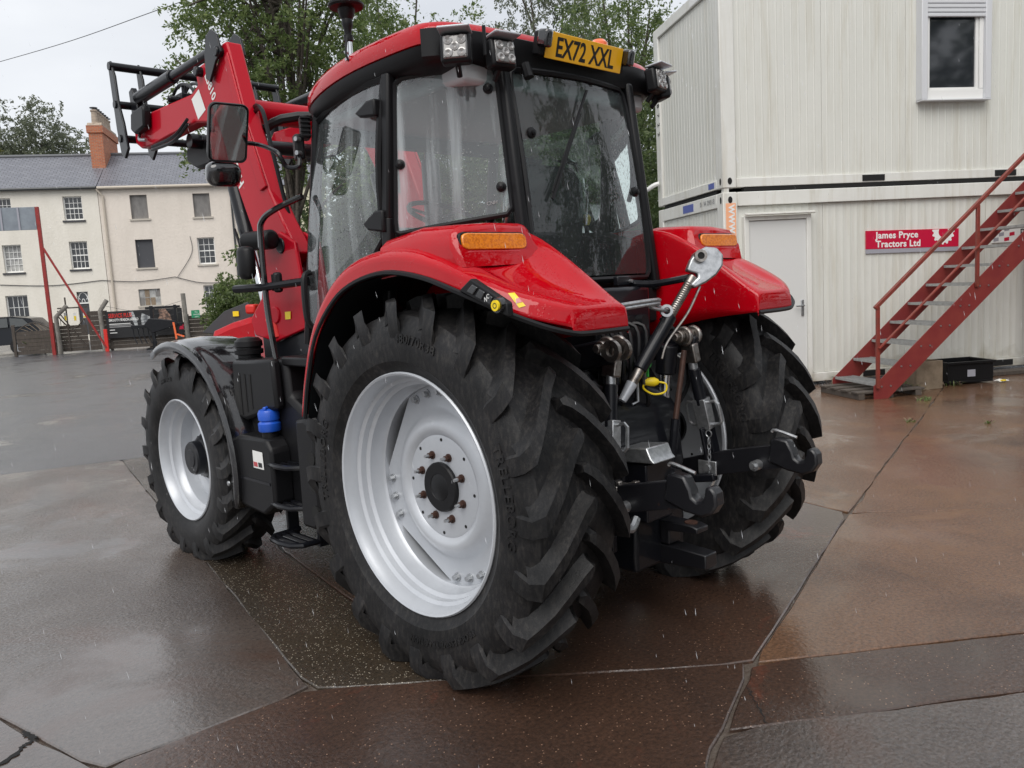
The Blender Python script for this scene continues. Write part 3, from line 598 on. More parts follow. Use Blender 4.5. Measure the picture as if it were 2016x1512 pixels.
def wheel(name, s, xc, y, z, R, hw, rb, nl, lug_h, front):
    w = empty(name, (0, 0, 0), 0, T)
    Rc = R - lug_h; h = Rc - rb
    half = [(.80, rb - .012), (.855, rb + .008), (.90, rb + .03), (.965, rb + .2 * h), (1.0, rb + .44 * h), (.99, rb + .66 * h), (.945, rb + .82 * h), (.86, rb + .92 * h), (.7, rb + .965 * h), (.4, rb + .99 * h), (0, Rc)]
    prof = [(t * hw, r) for t, r in half] + [(-t * hw, r) for t, r in half[::-1][1:]]
    mb = MB(); o = np.array([xc, y, z]); ax = np.array([s, 0, 0.])
    mb.lathe(prof, o, ax, 96)
    def pt(t, r, th): return (xc + s * t, y - r * math.cos(th), z + r * math.sin(th))
    pitch = 2 * math.pi / nl; span = .30 / R * (hw / .24)
    def carc(u):
        t = abs(u)
        for (a, ra), (b, rb_) in list(zip(half[:-1], half[1:]))[::-1]:
            if b <= t <= a or a <= t <= b: return ra + (rb_ - ra) * ((t - a) / (b - a) if a != b else 0)
        return Rc
    us = [-.10, 0., .2, .42, .64, .84, .965, 1.03, 1.025, .99]
    for side in (1, -1):
        for k in range(nl):
            t0 = k * pitch + (pitch / 2 if side < 0 else 0) + rng.normal(0, .002); rows = []
            for i, u in enumerate(us):
                uu = max(u, 0); th = t0 + span * (1 - uu ** 1.25) if i < 8 else t0 + span * (1 - 1.03 ** 1.25)
                top = R - .006 * uu - .028 * max(0, uu - .6) ** 1.3 / .4
                wt = (.020 + .010 * uu) * (hw / .24) ** .5; base = min(carc(u), R - lug_h) - .006; wb = wt + .020
                if i == 0: th += .01; wt *= .45; top -= .012
                if i == 7: top = Rc - .02; wt *= 1.15; wb = wt + .012; base = rb + .80 * h
                if i == 8: top = rb + .70 * h; wt *= 1.3; wb = wt + .01; base = rb + .66 * h
                if i == 9: top = rb + .56 * h; wt *= 1.35; wb = wt + .004; base = rb + .55 * h
                k2 = 1.25 if i < 7 else 1.0; tt = u * hw * side
                tb = min(u, .985) * hw * side; rl = (.024 if i < 7 else .014) * (hw / .24); hgt = top - base
                rows.append([pt(tb, base, th - (wt + .006) * k2 / R), pt(tt, top, th - wt * k2 / R), pt(tt, top - .003, th + wt * k2 / R), pt((tt + tb) / 2, base + .38 * hgt, th + (wt + rl * .4) * k2 / R), pt(tb, base + .004, th + (wt + rl) * k2 / R)])
            mb.grid(rows); n0 = len(mb.v) - 5 * len(rows); mb.f.append((n0, n0 + 1, n0 + 2, n0 + 3, n0 + 4)); mb.m.append(0)
            # thin mould rib between lugs
    mb.v = [(a, b, max(c, .002)) for a, b, c in mb.v]
    mb.obj('tyre', 'tyre_rubber', w, ang=28)
    # rim barrel
    tf = .205 / .24 * hw if not front else .862 * hw
    def lat(prof, m, nm, n=80, fix=True): return MB().lathe([(tf - d, r) for d, r in prof], o, ax, n).obj(nm, m, w, ang=40)
    q = rb / .508
    if not front:
        lat([(.012, rb + .004), (-.004, rb + .006), (-.010, rb), (-.006, rb - .008), (.010, rb - .013), (.028, rb - .022), (.055, rb - .026), (.066, rb - .040), (.092, rb - .044), (.104, rb - .058), (.165, rb - .062), (.178, rb - .073), (.25, rb - .073), (.30, rb - .045), (.37, rb - .02), (.40, rb - .01), (.415, rb + .006)], 'rim_silver', 'rim')
        MB().lathe([(tf - .40, rb + .0), (tf - .428, rb + .010), (tf - .432, rb + .004), (tf - .428, rb - .012), (tf - .40, rb - .02)], o, ax, 80).obj('rim_lip', 'rim_silver', w)
        mb = MB(); ths = np.linspace(0, 2 * np.pi, 97)[:-1]; rows = []
        grp = [R_(15 + 90 * i) for i in range(4)]
        prof2 = [(.435, .200), (.40, .200), (.345, .199), (.318, .188), (.29, .158), (.258, .148), (.238, .155), (.224, .169), (.212, .166), (.10, .165)]
        for r, d in prof2:
            row = []
            for th in ths:
                g = min(abs((th - a + math.pi) % (2 * math.pi) - math.pi) for a in grp); half_gap = R_(45) - g   # angle from middle of the gap
                ro = .435 if g < R_(19) else .435 * math.cos(R_(26)) / max(math.cos(half_gap), .5)
                row.append(pt(tf - d, min(r, ro), th))
            rows.append(row)
        mb.grid(rows, close=True).obj('wheel_disc', 'rim_silver', w, ang=40)
        MB().lathe([(tf - .19, .108), (tf - .152, .108), (tf - .146, .102), (tf - .146, .06), (tf - .148, .058), (tf - .146, .055), (tf - .145, 0.001)], o, ax, 40).obj('hub_cap', 'black_plastic', w)
        nut = MB().cyl((0, 0, 0), (s * .006, 0, 0), .018, .018, 16).cyl((s * .006, 0, 0), (s * .024, 0, 0), .0128, .0128, 6); nm_ = nut.mesh('wheel_nut', 'rust'); stud = MB().cyl((s * .024, 0, 0), (s * .044, 0, 0), .008, .007, 10).mesh('stud', 'zinc')
        for k in range(8):
            a = R_(22 + 45 * k); p = pt(tf - .165, .143, a); nn = link('wheel_nut', nm_, w); nn.location = p; ss = link('wheel_stud', stud, w); ss.location = p
            MB().cyl(pt(tf - .168, .205, a + .35), pt(tf - .1645, .205, a + .35), .0075, n=10).obj('vent_hole', 'gap_black', w)
        bolt = MB().cyl((0, 0, 0), (s * .006, 0, 0), .019, .019, 14).cyl((s * .006, 0, 0), (s * .024, 0, 0), .0125, .0125, 6).mesh('rim_bolt', 'zinc')
        for a in grp:
            for da in (-12, 0, 12): bo = link('rim_bolt', bolt, w); bo.location = pt(tf - .199, .405, a + R_(da))
    else:
        lat([(.012, rb + .004), (-.004, rb + .006), (-.009, rb), (-.005, rb - .007), (.010, rb - .012), (.030, rb - .020), (.050, rb - .024), (.062, rb - .040), (.10, rb - .046), (.115, rb - .062), (.19, rb - .066), (.21, rb - .05), (.29, rb - .02), (.32, rb + .005)], 'rim_silver', 'rim')
        lat([(.19, rb - .066), (.20, .27), (.195, .23), (.17, .205), (.175, .12)], 'rim_silver', 'wheel_disc')
        MB().lathe([(tf - .20, .150), (tf - .145, .150), (tf - .140, .142), (tf - .125, .138), (tf - .10, .112), (tf - .055, .108), (tf - .045, .098), (tf - .045, .06), (tf - .04, .055), (tf - .038, .001)], o, ax, 36).obj('hub', 'black_paint', w)
        for k in range(10):
            a = R_(36 * k); MB().cyl(pt(tf - .142, .128, a), pt(tf - .118, .128, a), .011, n=6).obj('hub_bolt', 'black_paint', w)
    # raised words on the outer sidewall
    def words(txt, size, r, mid):
        me = text_mesh(txt, size, .003, .001, 1.1); V = np.array([v.co[:] for v in me.vertices]); out = []
        for x_, y_, z_ in V:
            # rising towards the viewer's right while reading clockwise as seen from outside
            th = mid - (1 if s < 0 else -1) * x_ / r; rr_ = r + y_
            fr = min(max((rr_ - rb) / h, 0), 1); tt = hw * np.interp(fr, [0, .2, .44, .66, .82], [.90, .965, 1.0, .99, .945])
            out.append(pt(tt + .0015 + z_, rr_, th))
        me.vertices.foreach_set('co', np.array(out, dtype=np.float32).ravel()); me.update(); me.materials.clear(); me.materials.append(M['tyre_rubber']); me.name = 'lettering'; link('lettering', me, w)
    if not front and s < 0:
        words('480/70R38', .052, rb + .50 * h, R_(78)); words('TRELLEBORG', .06, rb + .40 * h, R_(172)); words('PROGRESSIVE TRACTION', .036, rb + .36 * h, R_(-72)); words('TRELLEBORG', .06, rb + .40 * h, R_(8))
    if not front and s > 0:
        tw = words
    if front and s < 0: words('380/70R28', .036, rb + .5 * h, R_(100))
    return w
RZ, FZ, FY = .778, .625, 2.489
for s in (-1, 1):
    wheel('rear_wheel', s, s * .795, 0, RZ, .825, .24, .508, 20, .060, False)
    wheel('front_wheel', s, s * .78, FY, FZ, .682, .19, .387, 18, .045, True)
# brand on the inner sidewall of the right rear tyre, facing the camera
def inner_words(txt, size, r, mid, xc=.795, hw=.24, rb=.508, h=.265):
    par = [o_ for o_ in bpy.data.objects if o_.name.startswith('rear_wheel')][-1]
    me = text_mesh(txt, size, .003, .001, 1.1); out = []
    for v in me.vertices:
        x_, y_, z_ = v.co; th = mid - x_ / r; rr_ = r + y_; fr = (rr_ - rb) / h; tt = hw * np.interp(fr, [0, .2, .44, .66, .82], [.90, .965, 1.0, .99, .945])
        out.append((xc - tt - .0015 - z_, -rr_ * math.cos(th), RZ + rr_ * math.sin(th)))
    me.vertices.foreach_set('co', np.array(out, dtype=np.float32).ravel()); me.update(); me.materials.clear(); me.materials.append(M['tyre_rubber']); me.name = 'lettering'; link('lettering', me, par)
inner_words('TRELLEBORG', .06, .508 + .42 * .265, R_(28))

# ---- chassis
MB().prism([(-.42, .55), (-.50, .75), (-.46, 1.02), (-.30, 1.22), (.9, 1.15), (1.4, 1.05), (1.5, .62), (.6, .52)], 'x', -.24, .24).obj('transmission', 'black_paint', T, .02)
for s in (-1, 1):
    MB().lathe([(.2, .20), (.34, .19), (.36, .15), (.60, .135), (.62, .18), (.66, .18)], (0, 0, RZ), (s, 0, 0), 28, closed=True).obj('axle_housing', 'black_paint', T)
MB().span((-.30, 1.4, .62), (.30, 3.15, 1.12)).obj('engine_block', 'black_paint', T, .03)
MB().span((-.20, 2.6, .45), (.20, 3.45, .70)).obj('front_support', 'black_paint', T, .02)
MB().cyl((-.66, FY, FZ), (.66, FY, FZ), .085, n=16).obj('front_axle', 'black_paint', T)
MB().cyl((0, 1.2, .62), (0, 2.5, .55), .05).obj('drive_shaft', 'black_paint', T)
# bonnet
rows = []
for y, hw_, zt, zb in ((1.30, .33, 1.66, 1.08), (1.7, .335, 1.66, 1.06), (2.2, .33, 1.54, 1.0), (2.7, .32, 1.40, .95), (3.1, .30, 1.28, .90), (3.35, .26, 1.18, .88), (3.42, .22, 1.08, .86)):
    rows.append([(-hw_, y, zb), (-hw_, y, zt - .16), (-hw_ * .9, y, zt - .05), (-hw_ * .6, y, zt), (0, y, zt + .02), (hw_ * .6, y, zt), (hw_ * .9, y, zt - .05), (hw_, y, zt - .16), (hw_, y, zb)])
bo = MB().grid(rows); n = 9; bo.f.append(tuple(range(9))); bo.m.append(0); bo.f.append(tuple(range(54, 63))); bo.m.append(0)
bo.obj('bonnet', 'red_paint', T, ang=30)
MB().span((-.20, 3.425, .95), (.20, 3.45, 1.2)).obj('grille', 'black_plastic', T, .01)
MB().cyl((.47, 1.55, 1.2), (.47, 1.55, 2.45), .06, n=18).cyl((.47, 1.55, 2.45), (.47, 1.55, 2.62), .035, n=14).obj('exhaust_stack', 'black_paint', T)

# ---- rear mudguards (each a swept shell)
def fender(s):
    X_ = lambda x: s * x
    # stations from the front foot over the top to the rear lip; outer lip, outer crease
    lip = [(.755, 1.05), (.70, 1.226), (.595, 1.44), (.42, 1.596), (.246, 1.668), (.023, 1.697), (-.204, 1.668), (-.408, 1.608), (-.60, 1.525), (-.70, 1.482), (-.752, 1.455)]
    cre = [(.79, 1.05), (.735, 1.25), (.625, 1.49), (.44, 1.662), (.25, 1.738), (.01, 1.757), (-.19, 1.738), (-.37, 1.682), (-.56, 1.600), (-.68, 1.548), (-.745, 1.518)]
    top = [(.80, 1.06), (.75, 1.27), (.645, 1.52), (.46, 1.70), (.26, 1.785), (.02, 1.80), (-.18, 1.775), (-.365, 1.705), (-.56, 1.612), (-.685, 1.556), (-.75, 1.522)]
    inn = [(.82, 1.06), (.78, 1.30), (.69, 1.58), (.50, 1.775), (.28, 1.852), (.02, 1.872), (-.19, 1.862), (-.33, 1.815), (-.55, 1.665), (-.69, 1.556), (-.752, 1.518)]
    base = [(.72, 1.05), (.66, 1.05), (.55, 1.06), (.40, 1.10), (.22, 1.18), (.0, 1.28), (-.16, 1.33), (-.33, 1.37), (-.5, 1.405), (-.66, 1.42), (-.752, 1.43)]
    rows = []
    for i in range(len(lip)):
        xo = 1.03 if i < 8 else (.985, .90, .80)[i - 8]
        f = lambda a, b, t: (a[0] + (b[0] - a[0]) * t, a[1] + (b[1] - a[1]) * t)
        dish = (0, 0, 0, 0, 0, 0, 0, .05, .055, .02, 0)[i]
        r = [(X_(xo), *lip[i]), (X_(xo - .002), *cre[i]), (X_(xo - .025), *f(cre[i], top[i], .75)), (X_(xo - (.11 if i < 9 else .05)), *top[i])]
        m1 = f(top[i], inn[i], .35); m2 = f(top[i], inn[i], .7)
        r += [(X_(.86 if xo > .95 else min(.82, xo - .06)), m1[0], m1[1] - dish), (X_(.62), m2[0], m2[1] - dish), (X_(.54), *f(top[i], inn[i], .93)), (X_(.495), inn[i][0], inn[i][1] - .008), (X_(.49), inn[i][0], inn[i][1] - .05), (X_(.488), *base[i])]
        rows.append(r)
    yb = rows[-1]; rows.append([(p[0] * (.995 if k < 3 else 1), -.756, min(p[2], 1.50) - .02) for k, p in enumerate(yb)]); rows.append([(p[0] * (.995 if k < 3 else 1), -.754, 1.432) for k, p in enumerate(yb)])
    o = MB().grid(rows).obj('mudguard', 'red_paint', T, ang=180, fix=True, sub=2)
    me = o.data; cr = me.attributes.new('crease_edge', 'FLOAT', 'EDGE')
    n = 10
    for e in me.edges:
        a, b = e.vertices; ra, ca_ = divmod(a, n); rb_, cb = divmod(b, n); val = 0
        if ca_ == cb and ca_ in (1,): val = .75
        if ca_ == cb and ca_ in (7, 8): val = .45
        if ra == rb_ and ra >= len(rows) - 3: val = .55
        cr.data[e.index].value = val
    so_ = o.modifiers.new('thick', 'SOLIDIFY'); so_.thickness = .008; so_.offset = 0
    # black rubber edging along the lip and the rear edge
    P = [(X_(1.034), y, z - .004) for y, z in lip[:8]] + [(X_(.988), *lip[8]), (X_(.905), lip[9][0] - .006, 1.468), (X_(.81), -.752, 1.437), (X_(.72), -.757, 1.428), (X_(.488), -.757, 1.428)]
    MB().tube(cat_(P, 4), .011, 6).obj('edge_trim', 'black_plastic', T)
    # dark liner under the arch
    rows = [[(X_(1.02 if y > -.5 else .93), y, z - .012), (X_(.80), y * 1.0, z - .0), (X_(.50), y, z + .03)] for y, z in lip[:9]]
    MB().grid(rows).obj('arch_liner', 'cab_dark', T, ang=60)
    # lamp pod with rear facing lamp
    pod = MB(); yb, yf = -.345, -.02
    prof = [(.985, 1.69), (.992, 1.76), (.980, 1.815), (.945, 1.845), (.78, 1.858), (.60, 1.858), (.575, 1.835), (.555, 1.76), (.555, 1.70)]
    r0 = [(X_(x), yb - (.03 if z < 1.75 else 0) - (1.858 - z) * .12, z) for x, z in prof]; r1 = [(X_(x), yb + .05, z + .006) for x, z in prof]; r2 = [(X_(x * .99), -.12, z + .014 if z > 1.8 else z) for x, z in prof]; r3 = [(X_(x), .12, z - .02) for x, z in prof]
    pod.grid([r0, r1, r2, r3]); pod.f.append(tuple(range(9))); pod.m.append(0)
    pod.obj('lamp_pod', 'red_paint', T, .02, ang=40)
    def face(nm, m, x0, x1, z0, z1, d):
        yy = lambda z: yb - (1.858 - z) * .12 - d
        rr = .03; pts = []
        for cx, cz, a0 in ((x1 - rr, z1 - .02, 0), (x0 + rr, z1 - .02, 90), (x0 + rr, z0 + .02, 180), (x1 - rr, z0 + .02, 270)):
            for a in (0, 30, 60, 90): pts.append((cx + rr * math.cos(R_(a0 + a)), cz + .02 * math.sin(R_(a0 + a))))
        V = [(X_(x), yy(z), z) for x, z in pts] + [(X_(x), yy(z) + d + .03, z) for x, z in pts]; k = len(pts)
        return MB().add(V, [tuple(range(k))] + [(i, (i + 1) % k, k + (i + 1) % k, k + i) for i in range(k)]).obj(nm, m, T, .004)
    face('lamp_bezel', 'black_plastic', .617, .968, 1.699, 1.823, .012)
    face('indicator_lens', 'amber', .625, .96, 1.756, 1.818, .022)
    face('tail_lens', 'tail_red', .627, .955, 1.704, 1.753, .020)
fender(-1); fender(1)
# switch panel on the left mudguard's outer band
SX = -1.036; pc = [XP(905, 572, SX), XP(928, 548, SX), XP(1000, 596, SX), XP(1003, 625, SX)]
p0, p1, p2, p3 = pc
def inpl(u, v): return (p0 * (1 - u) + p3 * u) * (1 - v) + (p1 * (1 - u) + p2 * u) * v
MB().add([p - np.array([.006, 0, 0]) for p in pc] + [p + np.array([.02, 0, 0]) for p in pc], [(0, 1, 2, 3), (0, 1, 5, 4), (1, 2, 6, 5), (2, 3, 7, 6), (3, 0, 4, 7)]).obj('switch_panel', 'black_plastic', T, .006)
sp = [o_ for o_ in bpy.data.objects if o_.name.startswith('switch_panel')][0]
for u0, u1, m_ in ((.14, .28, 'black_gloss'), (.33, .47, 'black_gloss'), (.53, .66, 'black_gloss')):
    V = [inpl(u0, .22), inpl(u1, .22), inpl(u1, .8), inpl(u0, .8)]; MB().add([v - np.array([.012, 0, 0]) for v in V] + list(V), [(0, 1, 2, 3), (0, 1, 5, 4), (1, 2, 6, 5), (2, 3, 7, 6), (3, 0, 4, 7)]).obj('rocker_switch', m_, sp, .003)
lettering('N', .022, 'sticker_white', sp, inpl(.57, .30) - np.array([.0135, 0, 0]), (0, -1, 0), (0, 0, 1), ext=.0005); lettering('C', .022, 'sticker_white', sp, inpl(.59, .58) - np.array([.0135, 0, 0]), (0, -1, 0), (0, 0, 1), ext=.0005)
c = inpl(.82, .5); MB().cyl(c - np.array([.020, 0, 0]), c, .026, .030, 20).obj('button_surround', 'black_gloss', sp); MB().cyl(c - np.array([.028, 0, 0]), c - np.array([.018, 0, 0]), .019, n=20).obj('push_button', 'yellow', sp)
MB().lathe([(.0283, .010), (.0287, .010), (.0287, .007), (.0283, .007)], c, (-1, 0, 0), 16).obj('button_mark', 'letter_black', sp)
# warning sticker
def sticker(px, plane, m, nm='warning_sticker', lift=.004, th=.0015, par=None):
    o_, n_ = plane; n_ = np.array(n_, float); n_ /= np.linalg.norm(n_); V = [onp(a, b, o_, n_) - n_ * 0 for a, b in px]; V = [v + n_ * (-lift if (v - CAM) @ n_ > 0 else lift) for v in V]
    k = len(V); return MB().add(list(V) + [v + n_ * (th if (v - CAM) @ n_ > 0 else -th) for v in V], [tuple(range(k)), tuple(range(k, 2 * k))] + [(i, (i + 1) % k, k + (i + 1) % k, k + i) for i in range(k)]).obj(nm, m, par or T)

def decal(px, obj, m, nm='warning_sticker', lift=.0025, par=None):
    from mathutils.bvhtree import BVHTree
    dg = bpy.context.evaluated_depsgraph_get(); ev = obj.evaluated_get(dg); bv = BVHTree.FromPolygons([v.co for v in ev.data.vertices], [p_.vertices for p_ in ev.data.polygons]); V = []
    n_ = 4
    for j in range(n_ + 1):
        for i in range(n_ + 1):
            u, v = i / n_, j / n_; q = (np.array(px[0]) * (1 - u) + np.array(px[1]) * u) * (1 - v) + (np.array(px[3]) * (1 - u) + np.array(px[2]) * u) * v
            h = bv.ray_cast(Vector(CAM), Vector(ray(*q)).normalized()); 
            if h[0] is None: return None
            V.append(np.array(h[0]) - lift * np.array(Vector(ray(*q)).normalized()))
    return MB().add(V, [(j * (n_ + 1) + i, j * (n_ + 1) + i + 1, (j + 1) * (n_ + 1) + i + 1, (j + 1) * (n_ + 1) + i) for j in range(n_) for i in range(n_)]).obj(nm, m, par or T)
MG = [o_ for o_ in bpy.data.objects if o_.name.startswith('mudguard')]
for mg_ in MG:
    for q in ([(1000, 577), (1013, 576), (1035, 602), (1022, 606)], [(1519, 537), (1527, 535), (1546, 551), (1539, 553)]):
        d_ = decal(q, mg_, 'yellow')
        if d_: decal([(q[0][0] * .55 + q[2][0] * .45, q[0][1] * .55 + q[2][1] * .45), (q[1][0] * .62 + q[2][0] * .38, q[1][1] * .62 + q[2][1] * .38), (q[1][0] * .3 + q[2][0] * .7, q[1][1] * .3 + q[2][1] * .7), (q[0][0] * .3 + q[3][0] * .7, q[0][1] * .3 + q[3][1] * .7)], mg_, 'tail_red', 'sticker_mark', .004)
# ---- cab
A0, A1 = (.655, 1.31, 1.36), (.62, 1.09, 2.54); B0, B1 = (.765, .36, 1.80), (.745, .30, 2.56); C0, C1 = (.445, -.205, 1.60), (.43, -.085, 2.58)
mir = lambda p, s: (s * p[0], p[1], p[2])
ip = lambda a, b, t: tuple(np.array(a) + (np.array(b) - np.array(a)) * t)
for s in (-1, 1):
    MB().tube([mir(A0, s), mir(ip(A0, A1, .5), s), mir(A1, s)], .032, 8).obj('front_post', 'black_plastic', T)
    MB().bar(mir((.755, .40, 1.50), s), mir(ip(B0, B1, .2), s), .055, .05).bar(mir(ip(B0, B1, .18), s), mir(B1, s), .055, .05).obj('side_post', 'black_plastic', T, .012)
    MB().bar(mir(ip(C0, C1, -.05), s), mir(C1, s), .055, .048).obj('rear_post', 'black_plastic', T, .015)
    # quarter window with black border
    o0 = np.array(mir(B0, s)); o1 = np.array(mir(B1, s)); c0 = np.array(mir(ip(C0, C1, .27), s)); c1 = np.array(mir(C1, s))
    def qp(u, v): a = o0 * (1 - v) + o1 * v; b = c0 * (1 - v) + c1 * v; bul = np.array([s * .5, -.6, 0]) * .05 * math.sin(math.pi * u); return a * (1 - u) + b * u + bul
    us_ = np.linspace(.06, .94, 9); vs_ = np.linspace(.09, .955, 9)
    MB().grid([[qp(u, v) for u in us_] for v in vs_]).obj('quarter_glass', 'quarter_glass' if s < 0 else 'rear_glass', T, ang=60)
    ring = [qp(u, .085) for u in np.linspace(.10, .90, 7)] + [qp(.945, .12)] + [qp(.945, v) for v in np.linspace(.2, .88, 5)] + [qp(.93, .94)] + [qp(u, .96) for u in np.linspace(.86, .12, 7)] + [qp(.06, .93)] + [qp(.055, v) for v in np.linspace(.85, .16, 5)] + [qp(.065, .10)]
    MB().tube(ring, .013, 6, closed=True).obj('window_seal', 'black_plastic', T)
    nd = np.array([s * .78, -.62, 0])
    for u, v in ((.10, .48), (.86, .83), (.88, .25)):
        c = qp(u, v); MB().lathe([(-.004, .022), (.008, .022), (.012, .014), (.022, .012), (.026, .001)], c, nd, 16).obj('glass_fixing', 'black_plastic', T)
    if s < 0:
        lettering('CNH', .022, 'faded_letter', T, qp(.80, .155) + nd * .004, c0 - o0, (0, 0, 1), ext=.0004)
    # door glass: slightly bulged, follows the mudguard below
    tp = [mir(ip(A1, A0, .03), s), mir((.70, .72, 2.55), s), mir((.742, .335, 2.55), s)]
    bt = [mir((.662, 1.285, 1.45), s), mir((.725, .86, 1.56), s), mir((.762, .395, 1.86), s)]
    rows = []
    for v in np.linspace(0, 1, 7):
        r = []
        for u in np.linspace(0, 1, 9):
            f = lambda P: np.array(P[0]) * (1 - u) * (1 - 2 * u) + np.array(P[1]) * 4 * u * (1 - u) + np.array(P[2]) * u * (2 * u - 1)
            q = f(bt) * (1 - v) + f(tp) * v; q = q + np.array([s * .03 * math.sin(math.pi * v), 0, 0]); r.append(q)
        rows.append(r)
    MB().grid(rows).obj('door_glass', 'cab_glass' if s < 0 else 'rear_glass', T, ang=60)
    MB().tube([rows[0][k] for k in range(9)], .014, 6).obj('door_seal', 'black_plastic', T); MB().tube([rows[-1][k] for k in range(9)], .02, 6).obj('door_seal', 'black_plastic', T)
    MB().tube([rows[k][8] for k in range(7)], .016, 6).obj('door_seal', 'black_plastic', T)
    for z_, w_ in ((2.42, .07), (1.93, .09)):       # hinge covers on the side post
        b = mir((.775, .39, z_), s); MB().prism([(.34, z_ - w_ * .55), (.46, z_ - w_ * .35), (.50, z_), (.40, z_ + w_ * .55), (.34, z_ + w_ * .55)], 'x', s * .765, s * .805).obj('door_hinge', 'black_plastic', T, .01)
# rear window
def rq(u, v): a = np.array((-.41, -.205, 1.62)) * (1 - u) + np.array((.41, -.205, 1.62)) * u; b = np.array((-.395, -.085, 2.545)) * (1 - u) + np.array((.395, -.085, 2.545)) * u; return a * (1 - v) + b * v + np.array([0, -.05 * math.sin(math.pi * u) - .02 * math.sin(math.pi * v), 0])
MB().grid([[rq(u, v) for u in np.linspace(0, 1, 11)] for v in np.linspace(.02, .98, 9)]).obj('rear_window', 'rear_glass', T, ang=60)
ring = [rq(u, .0) for u in np.linspace(.05, .95, 8)] + [rq(.99, .03)] + [rq(1, v) for v in np.linspace(.1, .9, 6)] + [rq(.99, .975)] + [rq(u, 1.) for u in np.linspace(.95, .05, 8)] + [rq(.01, .975)] + [rq(0, v) for v in np.linspace(.9, .1, 6)] + [rq(.01, .03)]
MB().tube(ring, .013, 6, closed=True).obj('window_seal', 'black_plastic', T)
for u, v in ((.08, .70), (.92, .45)):
    c = rq(u, v); MB().lathe([(-.004, .024), (.008, .024), (.014, .013), (.022, .012), (.025, .001)], c, (0, -1, 0), 16).obj('glass_fixing', 'black_plastic', T)
# wiper
wa, wb = rq(.52, .93) + np.array([0, -.03, 0]), rq(.13, .42) + np.array([0, -.03, 0])
MB().tube([wa, wa * .45 + wb * .55, wb], [.007, .006, .004], 6).obj('wiper_arm', 'black_plastic', T)
MB().bar(wa * .75 + wb * .25 + np.array([.012, 0, .008]), wb + np.array([.0, .0, -.03]), .007, .016).obj('wiper_blade', 'black_plastic', T)
MB().tube([(-.33, -.13, 2.56), (-.33, -.15, 2.50)], .022, 8).obj('wiper_motor', 'black_plastic', T)
# interior
MB().prism([(-.20, 1.40), (-.21, 1.60), (-.10, 1.64), (.4, 1.52), (1.30, 1.36), (1.30, 1.22), (.2, 1.22)], 'x', -.46, .46).obj('cab_floor', 'cab_dark', T)
for s in (-1, 1): MB().prism([(-.18, 1.45), (-.18, 1.78), (.02, 1.84), (.28, 1.82), (.60, 1.60), (.80, 1.35), (.4, 1.3)], 'x', s * .46, s * .485).obj('wheel_arch_trim', 'cab_dark', T)
MB().prism([(-.05, 2.47), (1.02, 2.47), (1.05, 2.56), (-.05, 2.56)], 'x', -.62, .62).obj('head_lining', 'roof_lining', T, .02)
MB().span((-.60, 1.04, 2.40), (.60, 1.10, 2.47)).obj('sun_visor', 'cab_dark', T)
seat = MB(); seat.prism([(.10, 1.66), (.60, 1.70), (.62, 1.80), (.14, 1.80)], 'x', -.24, .24); seat.obj('seat_base', 'seat_fabric', T, .04)
rows = [];
for z_, w_, y_, d_ in ((1.74, .22, .12, .12), (1.85, .25, .10, .13), (2.0, .25, .08, .12), (2.10, .23, .07, .11), (2.17, .17, .07, .09)): rows.append([(w_ * math.cos(t), y_ + d_ * .5 * math.sin(t), z_) for t in np.linspace(0, 2 * np.pi, 20, endpoint=False)])
sb = MB().grid(rows, close=True); sb.f.append(tuple(range(80, 100))); sb.m.append(0); sb.obj('seat_back', 'seat_fabric', T, ang=60)
rows = []
for z_, w_, y_, d_ in ((1.90, .285, .10, .20), (2.02, .28, .08, .19), (2.12, .26, .07, .17), (2.19, .20, .07, .14), (2.215, .10, .07, .09)): rows.append([(w_ * math.cos(t) + rng.normal(0, .006), y_ + d_ * .5 * math.sin(t) + rng.normal(0, .006), z_ + rng.normal(0, .008)) for t in np.linspace(0, 2 * np.pi, 22, endpoint=False)])
MB().grid(rows, close=True).obj('seat_cover', 'film_plastic', T, ang=60)
MB().cyl((0, .35, 1.35), (0, .35, 1.68), .12).obj('seat_pedestal', 'cab_dark', T)
st_c = np.array((0, .88, 2.02)); st_n = np.array((0, -.45, .89)); u_, v_, d_ = frame(st_n)
MB().tube([st_c + .20 * (math.cos(t) * u_ + math.sin(t) * v_) for t in np.linspace(0, 2 * np.pi, 28, endpoint=False)], .014, 8, closed=True).obj('steering_wheel', 'cab_dark', T)
sw = [o_ for o_ in bpy.data.objects if o_.name.startswith('steering_wheel')][0]
for t in (.5, 2.6, 4.7): MB().bar(st_c - d_ * .02, st_c + .195 * (math.cos(t) * u_ + math.sin(t) * v_), .03, .012).obj('spoke', 'cab_dark', sw)
MB().cyl(st_c - d_ * .01, (0, 1.12, 1.55), .05).obj('steering_column', 'cab_dark', T); MB().prism([(1.0, 1.4), (1.0, 1.85), (1.08, 1.98), (1.24, 1.95), (1.27, 1.4)], 'x', -.2, .2).obj('dashboard', 'cab_dark', T, .03)
MB().prism([(-.12, 1.45), (-.12, 1.80), (.05, 1.86), (.5, 1.88), (.62, 1.80), (.62, 1.45)], 'x', .27, .44).obj('side_console', 'black_plastic', T, .02)
for x_, y_, z_, m_ in ((.34, .22, 2.0, 'yellow'), (.38, .36, 2.03, 'yellow'), (.30, .10, 1.93, 'yellow')): MB().cyl((x_, y_, 1.86), (x_, y_, z_ - .03), .012, n=8).obj('lever', 'cab_dark', T); MB().lathe([(-.03, .012), (-.012, .022), (.01, .024), (.022, .015), (.026, .001)], (x_, y_, z_), (0, 0, 1), 12).obj('lever_knob', m_, T)
MB().span((.36, .75, 2.0), (.44, .78, 2.22)).obj('monitor', 'cab_dark', T, .01)
